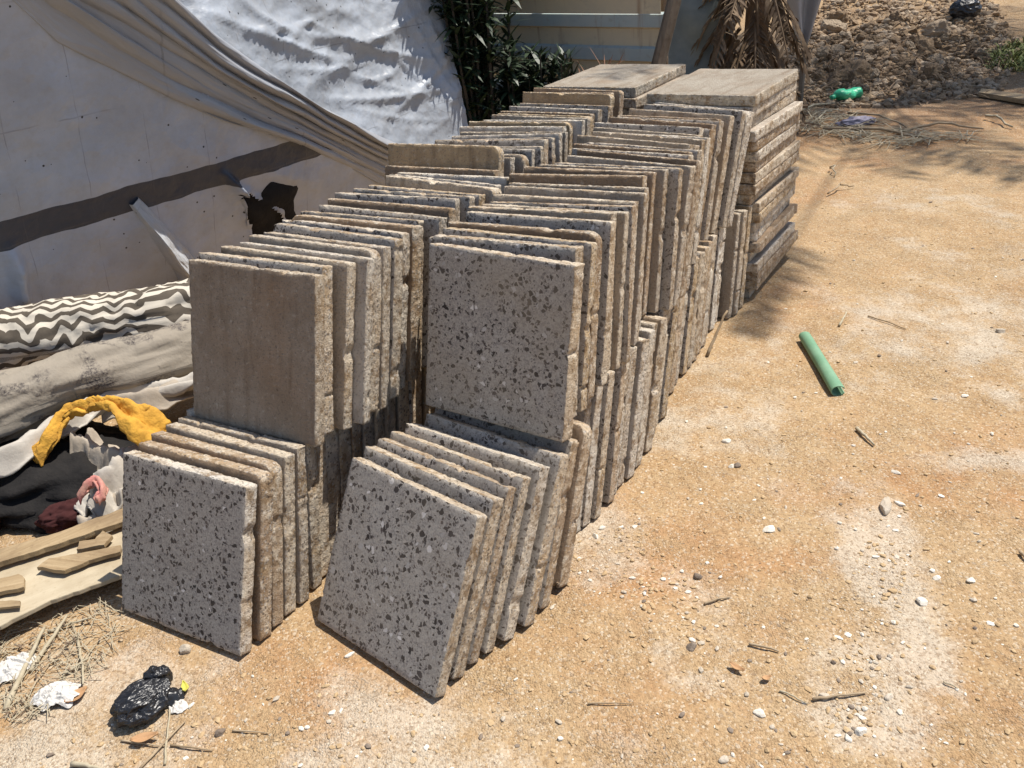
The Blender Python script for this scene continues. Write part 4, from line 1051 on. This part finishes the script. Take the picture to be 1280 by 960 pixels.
def corr_sheet(name, a0, a1, z0, z1, mat, parent, off, tilt=0):
    """sheet with horizontal box ribs"""
    prof = []; z = z0; P_ = .205
    while z < z1 - 1e-4:
        for f, d in ((0, 0), (.50, 0), (.56, .028), (.93, .028), (.99, 0)):
            zz = z + f * P_
            if zz <= z1: prof.append((zz, d))
        z += P_
    n = 14; V = []
    for i in range(n):
        a = a0 + (a1 - a0) * i / (n - 1)
        for zz, d in prof:
            V.append(FA * a + Vector((0, 0, zz + tilt * a)) + FN * (d + off + .006 * noise.noise((a * 2, zz * 2, off * 90))))
    fcs = grid_faces(n, len(prof)); o = mesh_obj(name, V, fcs, [M['fence_cream'], M['fence_blue']], parent, [1 if prof[f[0] % len(prof)][1] > 0 else 0 for f in fcs])
    md = o.modifiers.new('t', 'SOLIDIFY'); md.thickness = .002
    return o
fe = empty('sheet_metal_fence', F0); tag(fe, 'ribbed cream and pale blue metal sheet fence behind the slabs', 'fence')
corr_sheet('metal_sheet', -1.25, .52, -.02, .50, M['fence_cream'], fe, .0, -.03)
corr_sheet('metal_sheet', -1.27, .54, .44, .90, M['fence_blue'], fe, .034, -.03)
corr_sheet('metal_sheet', -1.25, .53, .84, 1.9, M['fence_cream'], fe, .068, -.03)
for a in (-1.2, -.3, .49):
    mb = MB(); p = FA * a - FN * .05; mb.tube([p + Vector((0, 0, -.1)), p + Vector((0, 0, 2.0))], .035, 8); mb.build('post', M['bark'], fe)
M['post'] = mat_wood('grey_post', (.24, .21, .17), (.15, .125, .10), (40, 40, 3), (.09, .07, .05))
pA = at_y(818, 100, 5.72); pB = at_y(858, -60, 5.65)
dv = (pA - pB).normalized(); g0 = pA + dv * (pA.z / max(.1, -dv.z))
mb = MB(); mb.tube([Vector((0, 0, 0)), pB - g0], [.048, .042], 10); o = mb.build('leaning_post', M['post'], loc=g0); tag(o, 'dark weathered post leaning at the right end of the metal fence', 'post')
# bent blue grey sheet leaning behind the post
M['drum'] = simple('blue_grey_sheet', (.14, .17, .18), (.25, .28, .27), 5, .65, .35, .012)
lp0 = at_y(826, 60, 6.05); lp1 = at_y(912, 60, 6.0); V = []; nu, nv = 26, 30
for i in range(nu):
    t = i / (nu - 1)
    for j in range(nv):
        k = j / (nv - 1); x = lp0.x + (lp1.x - lp0.x) * t
        V.append((x + .02 * math.sin(k * 5), 6.0 + .32 * k + .05 * math.sin(t * 3.4) + .018 * math.sin(k * 19) * (.4 + t) + .03 * noise.noise((t * 3, k * 5, 2)), 1.35 * k - .02))
o = mesh_obj('leaning_sheet', V, grid_faces(nu, nv), M['drum'], smooth=True); o.modifiers.new('t', 'SOLIDIFY').thickness = .004
tag(recenter(o), 'bent blue grey sheet leaning between the dark post and the dry palm fronds', 'sheet')
# hanging pale sheet
M['sheet_cloth'] = simple('dusty_pale_sheet', (.46, .44, .43), (.36, .34, .32), 5, .85, .3, .01)
ZB = at_y(1002, 58, 6.5).z - .02; hp = at_y(1012, 20, 6.55); V = []; nu, nv = 26, 34
for i in range(nu):
    t = i / (nu - 1)
    for j in range(nv):
        k = j / (nv - 1); wd = .05 + .36 * (1 - k) ** .8
        x = (t - .5) * wd * 1.25 - .06 + .03 * k; z = 1.45 - (1.45 - ZB) * k * (1 - .12 * abs(t - .45))
        V.append((x, .07 * math.sin(t * 11 + k * 2) * (1 - .5 * k) + .02 * noise.noise((t * 4, k * 4, 3)), z))
o = mesh_obj('hanging_sheet', V, grid_faces(nu, nv), M['sheet_cloth'], smooth=True, loc=(hp.x - .02, 6.5, 0)); tag(o, 'dusty pale cloth sheet hanging to a point beside the rubble heap', 'sheet')
o.modifiers.new('t', 'SOLIDIFY').thickness = .004
mb = MB(); mb.tube([Vector((0, 0, -.1)), Vector((.02, 0, .8)), Vector((.01, -.02, 1.5))], [.022, .02, .017], 8); o = mb.build('pole', M['post'], loc=(hp.x - .02, 6.585, 0)); tag(o, 'thin dark pole behind the hanging pale sheet, holding it up', 'pole')

# leaves: many small faces
M['oleander'] = simple('oleander_leaf', (.014, .026, .013), (.034, .056, .026), 8, .5, 0, spec=.4)
M['dead_leaf'] = simple('dead_leaf', (.15, .075, .05), (.24, .14, .085), 12, .9, 0)
M['frond_dry'] = simple('dry_frond', (.11, .072, .045), (.22, .155, .095), 12, .9, 0)
M['palm_leaf'] = simple('palm_leaflet', (.05, .085, .03), (.09, .12, .045), 8, .5, 0)
M['stem'] = simple('shrub_stem', (.045, .038, .028), (.075, .06, .045), 20, .9, .4)
def blade(mb, p, d, L, W, n=3, droop=.25, mi=0, up=Vector((0, 0, 1))):
    d = d.normalized(); s = d.cross(up)
    if s.length < .05: s = Vector((1, 0, 0))
    s.normalize(); vs = []
    for i in range(n + 1):
        t = i / n; q = p + d * L * t - Vector((0, 0, droop * L * t * t)); w_ = W * (math.sin(math.pi * (.12 + .88 * t)) if i < n else .02)
        vs += [q - s * w_ * .5, q + s * w_ * .5]
    mb.add(vs, [(2 * i, 2 * i + 1, 2 * i + 3, 2 * i + 2) for i in range(n)], mi)
def shrub(c, nst, h, spread, nl, leafL, mat, label, seed, cat='shrub', name='oleander_shrub', leafW=.2, upright=.5, low=.03):
    rg = random.Random(seed); e = empty(name, c); tag(e, label, cat)
    st = MB(); lf = MB()
    for _ in range(nst):
        a = rg.uniform(0, 6.28); r = rg.uniform(.02, .12); top = Vector((math.cos(a), math.sin(a), 0)) * rg.uniform(.1, 1) * spread + Vector((0, 0, h * rg.uniform(.65, 1.05)))
        b = Vector((math.cos(a) * r, math.sin(a) * r, -.02)); m_ = b.lerp(top, .5) + Vector((math.cos(a), math.sin(a), 0)) * .15 * spread
        pts = [b, b.lerp(m_, .5), m_, m_.lerp(top, .5), top]; st.tube(pts, [.012, .011, .009, .007, .004], 5)
        for _k in range(nl):
            t = rg.uniform(low, 1) ** .7; q = pts[min(3, int(t * 4))].lerp(pts[min(3, int(t * 4)) + 1], t * 4 - min(3, int(t * 4)))
            aa = rg.uniform(0, 6.28); d = Vector((math.cos(aa), math.sin(aa), rg.uniform(-.3, 1.2) * upright * 2))
            blade(lf, q, d, leafL * rg.uniform(.6, 1.2), leafL * leafW * rg.uniform(.7, 1.2), 3, rg.uniform(0, .35))
    st.build('stem', M['stem'], e); lf.build('foliage', M[mat], e)
    return e
def bg(u, v, y):
    q = at_y(u, v, y); return Vector((q.x, q.y, ground_h(q.x, q.y)))
shrub(bg(592, 70, 5.7), 30, 2.0, .36, 150, .15, 'oleander', 'tall dark oleander shrub right behind the white tarpaulin edge', 3)
shrub(bg(655, 70, 5.75), 16, .72, .20, 90, .13, 'oleander', 'lower dark oleander shrub in front of the fence left end', 5)
shrub(bg(565, 70, 6.3), 34, 2.3, .5, 150, .16, 'oleander', 'dense dark shrub deep in shade behind the tall oleander', 8)
shrub(bg(705, 85, 5.6), 9, .72, .20, 34, .12, 'oleander', 'small upright green shrub before the middle of the metal fence', 10, upright=.9, leafW=.17)
shrub(bg(738, 85, 5.5), 10, .66, .20, 26, .20, 'dead_leaf', 'withered reddish plant with thin upright leaves before the metal fence', 12, 'plant', 'withered_plant', .06, 1.3, .02)

# dead palm: stump hung with dry fronds
def frond(mb, base, d, L, W, nleaf, rg, droop=.5, mi=0, tmin=.15):
    d = d.normalized(); pts = []
    for i in range(9):
        t = i / 8; pts.append(base + d * L * t - Vector((0, 0, droop * L * t * t)))
    mb.tube(pts, [.012 * (1 - .8 * i / 8) + .002 for i in range(9)], 5, mi)
    for i in range(nleaf):
        t = tmin + (1 - tmin) * i / nleaf; k = min(7, int(t * 8)); q = pts[k].lerp(pts[k + 1], t * 8 - k); ax = (pts[k + 1] - pts[k]).normalized()
        s = ax.cross(Vector((0, 0, 1))); s = s.normalized() if s.length > .05 else Vector((1, 0, 0))
        for sg in (-1, 1):
            dd = ax * rg.uniform(.5, .9) + s * sg * rg.uniform(.5, 1) + Vector((0, 0, rg.uniform(-.3, .35)))
            blade(mb, q, dd, L * W * math.sin(math.pi * (.15 + .75 * t)) * rg.uniform(.7, 1.1), .022, 3, rg.uniform(.1, .5), mi)
rg = random.Random(5)
dpb = bg(940, 60, 6.05); dp = empty('dead_palm', dpb); tag(dp, 'dead palm stump hung with dry brown fronds behind the right flat pile', 'palm')
mb = MB(); mb.tube([Vector((0, 0, -.05)), Vector((.03, .02, .6)), Vector((.05, .04, 1.25))], [.10, .08, .07], 12); mb.build('trunk', M['bark'], dp)
mb = MB()
for i in range(64):
    a = rg.uniform(0, 6.28); z = rg.uniform(.2, 1.25)
    frond(mb, Vector((math.cos(a) * .1, math.sin(a) * .1, z)), Vector((math.cos(a), math.sin(a), rg.uniform(-2.2, -.4))), rg.uniform(.28, .5), .30, 15, rg, rg.uniform(.2, .5))
for i in range(22):        # fallen ones at its foot
    a = rg.uniform(0, 6.28); q = Vector((rg.uniform(-.55, .15), rg.uniform(-.45, .15), rg.uniform(.06, .3)))
    frond(mb, q - Vector((math.cos(a), math.sin(a), 0)) * .3, Vector((math.cos(a), math.sin(a), rg.uniform(-.1, .25))), rg.uniform(.5, .8), .22, 12, rg, .12)
mb.build('fronds', M['frond_dry'], dp)

# ------------------------------------------------------------------ rubble bank on the right
M['clod'] = simple('dark_clod', (.26, .175, .105), (.37, .265, .165), 10, .95, .8, .02)
M['clod_p'] = simple('pale_rubble', (.42, .33, .235), (.33, .25, .17), 12, .95, .7, .012)
def chunk_mesh(seed):
    rg = random.Random(seed); bm = bmesh.new(); bmesh.ops.create_icosphere(bm, subdivisions=4, radius=1)
    planes = [(Vector((rg.uniform(-1, 1), rg.uniform(-1, 1), rg.uniform(-1, 1))).normalized(), rg.uniform(.4, .9)) for _ in range(10)]
    for vv in bm.verts:
        q = vv.co.normalized(); k = min([1.0] + [d / q.dot(n) for n, d in planes if q.dot(n) > .2]); vv.co = q * k * (1 + .22 * noise.noise(q * 2.2 + Vector((seed, 0, 0))) + .12 * noise.noise(q * 6 + Vector((seed, 0, 0))) + .06 * noise.noise(q * 14))
    me = bpy.data.meshes.new('rubble_chunk'); bm.to_mesh(me); bm.free(); return me
CH = [chunk_mesh(i) for i in range(10)]
for me in CH[:7]: me.materials.append(M['clod'])
for me in CH[7:]: me.materials.append(M['clod_p'])
rg = random.Random(15)
RP = [(1000, 100), (990, 60), (1040, 30), (1110, 20), (1190, 40), (1235, 70), (1230, 105), (1150, 112), (1070, 118)]
def on_bank(u, v):
    lo, hi = 3.0, 30.0
    d = ray(u, v)
    prev = None
    for i in range(400):
        y = 3.5 * (1 + .008 * i) ; q = CP + d * (y / d.y)
        if q.z <= ground_h(q.x, q.y): return Vector((q.x, q.y, ground_h(q.x, q.y)))
    return q
for i in range(120):
    u, v = in_quad(rg, RP); p = on_bank(u, v); big = rg.random() < .10
    s = rg.uniform(.07, .13) if big else rg.uniform(.03, .07)
    kind = rg.randrange(7) if rg.random() < .75 else rg.randrange(7, 10)
    o = bpy.data.objects.new('rubble_chunk', CH[kind]); link(o); o.location = p + Vector((0, 0, s * .25)); o.scale = (s * rg.uniform(.8, 1.3), s * rg.uniform(.7, 1.1), s * rg.uniform(.6, 1)); o.rotation_euler = (rg.uniform(-.5, .5), rg.uniform(-.5, .5), rg.uniform(0, 6.3))
    dark = kind < 7
    tag(o, 'dark dry earth clod among others in the rubble heap beyond the slabs' if dark else 'pale broken masonry chunk among the dark clods of the rubble heap', 'clod' if dark else 'rubble chunk', 'dark clods in the rubble heap' if dark else 'pale chunks in the rubble heap')
# fine rubble crumbs
V = []; Fc = []; mi = []
bm = bmesh.new(); bmesh.ops.create_icosphere(bm, subdivisions=1, radius=1); bv = [v.co.copy() for v in bm.verts]; bf = [tuple(v.index for v in f.verts) for f in bm.faces]; bm.free()
RP2 = [(975, 135), (985, 60), (1040, -10), (1230, -15), (1275, 60), (1250, 118), (1120, 136)]
for _ in range(5200):
    u, v = in_quad(rg, RP2); p = on_bank(u, v); s = .006 + .03 * rg.random() ** 2.6; b = len(V)
    for c in bv: V.append(p + Vector((c.x * s * rg.uniform(.5, 1.5), c.y * s * rg.uniform(.5, 1.4), c.z * s * rg.uniform(.5, 1.1) + s * .3)))
    Fc += [tuple(i + b for i in f) for f in bf]; mi += [0 if rg.random() < .55 else 1] * len(bf)
tag(mesh_obj('rubble', V, Fc, [M['clod'], M['clod_p']], None, mi), kind='stuff')
mb = MB()
for _ in range(700):
    u, v = in_quad(rg, RP2); p = on_bank(u, v) + Vector((0, 0, .02)); a = rg.uniform(0, 6.3); blade(mb, p, Vector((math.cos(a), math.sin(a), rg.uniform(-.05, .6))), rg.uniform(.08, .35), .012, 3, .3)
tag(mb.build('straw', M['frond_dry']), kind='stuff')
# green bottle, purple scrap, stems, plank, black bag
p = on_bank(1055, 127); gb = empty('plastic_bottle', p + Vector((0, 0, .0))); tag(gb, 'crushed bright green plastic bottle lying at the foot of the rubble heap', 'bottle')
mb = MB(); nn = 16; pts = [Vector((x, 0, .05 + .008 * math.sin(x * 30))) for x in np.linspace(-.13, .09, 12)]
mb.tube(pts, [.046, .056, .058, .05, .057, .058, .052, .056, .058, .052, .040, .022], 14, 0, .7); o = mb.build('body', M['green_plastic'], gb, True)
for v in o.data.vertices: v.co += Vector((0, noise.noise(v.co * 22), noise.noise(v.co * 22 + Vector((7, 0, 0))))) * .014
mb = MB(); mb.tube([Vector((.09, 0, .047)), Vector((.125, 0, .045))], [.018, .018], 10); mb.build('neck', M['green_plastic'], gb, True)
gb.rotation_euler.z = R_(200)
M['purple'] = simple('purple_fabric', (.18, .16, .22), (.36, .33, .38), 25, .8, .4)
p = gz(1070, 157); o = lump('plastic_scrap', p + Vector((0, 0, .015)), (.09, .045, .025), M['purple'], .6, 1.2, 6, 5, True, None, -.01); tag(o, 'crumpled purple grey scrap under the dry stems below the green bottle', 'scrap')
SK = [((978, 152), (1058, 133), .011, 'pale straight stick lying in front of the green bottle', 'reed'), ((1010, 160), (1050, 140), .008, 'pale stem crossing below the green bottle', 'reed'), ((1030, 165), (1170, 180), .012, 'long dark curved frond stem in front of the other dry stems', 'stick'),
      ((1060, 145), (1140, 165), .008, 'thin dry stem between the purple scrap and the green bottle', 'stick'), ((1120, 168), (1225, 165), .010, 'dark thin stem reaching right along the striped shade', 'stick'), ((1232, 150), (1262, 163), .010, 'pale straw lying on the sand at the right', 'reed'),
      ((1036, 213), (1046, 222), .005, 'tiny pale twig on the sand right of the flat pile', 'reed'), ((1035, 245), (1065, 236), .005, 'thin brown twig on the sand right of the flat pile', 'stick')]
for i, (a, b, r, lab, mt) in enumerate(SK):
    mid = ((a[0] + b[0]) / 2, (a[1] + b[1]) / 2 - 3)
    stick('twig', [gz(*a, r + .01), gz(*mid, r + .03), gz(*b, r + .005)], r, lab, mt, 'stem', 'dry stems behind the slabs', .03, i * 1.7)
q = [gz(1222, 122), gz(1330, 140), gz(1330, 132), gz(1226, 117)]
o = board('plank', [tuple(p) for p in q], ground_h(q[0].x, q[0].y) + .01, .03, M['plank'], 44, .006); tag(o, 'dark reddish plank lying on the sand at the upper right edge', 'plank')
p = on_bank(1205, 22); o = lump('plastic_bag', p + Vector((0, 0, .06)), (.11, .08, .075), M['black_bag'], .3, 1.8, 14, 5, True, None, -.08); tag(o, 'crumpled black plastic bag on the dirt bank at the top right', 'plastic bag')
# grass patch at the right edge
M['grass'] = simple('dry_grass', (.12, .17, .05), (.22, .22, .09), 10, .8, 0)
mb = MB()
for _ in range(900):
    u, v = in_quad(rg, [(1232, 88), (1250, 62), (1320, 50), (1320, 95)]); p = on_bank(u, v); a = rg.uniform(0, 6.3); blade(mb, p, Vector((math.cos(a), math.sin(a), rg.uniform(.6, 2.5))), rg.uniform(.06, .16), .012, 3, .4)
tag(mb.build('grass', M['grass']), kind='stuff')

# living palm beyond the right edge of the view: its fronds throw the striped shade at the back
pc = Vector((6.3, 7.4, ground_h(6.3, 7.4))); lp = empty('palm_tree', pc); tag(lp, 'living palm tree standing on the bank beyond the right edge of the view', 'palm')
mb = MB(); pts = [Vector((.1 * math.sin(z * .6), .02 * z, z)) for z in np.linspace(-.1, 7.3, 22)]
mb.tube(pts, [.2 - .004 * i + .014 * (i % 2) for i in range(22)], 14); mb.build('trunk', M['bark'], lp)
mb = MB(); rg = random.Random(9)
for i in range(19):
    a = i * 2.399; el = rg.uniform(-.15, 1.0)
    frond(mb, pts[-1], Vector((math.cos(a), math.sin(a), el)), rg.uniform(1.9, 2.7), .24, 34, rg, rg.uniform(.35, .6))
frond(mb, pts[-1], Vector((-.535, -.845, .1)), 4.3, .085, 44, rg, .22, tmin=.74)
frond(mb, pts[-1], Vector((-.73, -.68, .15)), 4.1, .14, 60, rg, .25)
mb.build('crown', M['palm_leaf'], lp)
EXPOSURE = 0.33
# ------------------------------------------------------------------ light, sky, camera, render
AZ, EL = 71.0, 65.0
w = bpy.data.worlds.new('World'); sc.world = w; w.use_nodes = True
nt = w.node_tree; bg = nt.nodes['Background']
sky = nt.nodes.new('ShaderNodeTexSky'); sky.sky_type = 'NISHITA'; sky.sun_disc = False
sky.sun_elevation = R_(EL); sky.sun_rotation = R_(AZ)
nt.links.new(sky.outputs[0], bg.inputs['Color']); bg.inputs['Strength'].default_value = .105
sl = bpy.data.lights.new('sun', 'SUN'); sl.energy = 5.0; sl.angle = R_(.5); sl.color = (1, .945, .86)
so = bpy.data.objects.new('sun', sl); link(so)
sd = Vector((math.sin(R_(AZ)) * math.cos(R_(EL)), math.cos(R_(AZ)) * math.cos(R_(EL)), math.sin(R_(EL))))
so.rotation_euler = sd.to_track_quat('Z', 'Y').to_euler(); so.location = (3, 3, 8)

cam = bpy.data.cameras.new('camera'); co = bpy.data.objects.new('camera', cam); link(co)
cam.sensor_fit = 'HORIZONTAL'; cam.sensor_width = 36; cam.lens = 36 * FPX / 1280; cam.clip_start = .05; cam.clip_end = 1000
m = Matrix((CR, CU, -F_)).transposed().to_4x4(); m.translation = CP
co.matrix_world = m; sc.camera = co
sc.view_settings.view_transform = 'Standard'; sc.view_settings.look = 'None'; sc.view_settings.exposure = EXPOSURE; sc.view_settings.gamma = 1
sc.view_settings.use_curve_mapping = False
sc.render.resolution_x = 1024; sc.render.resolution_y = 768
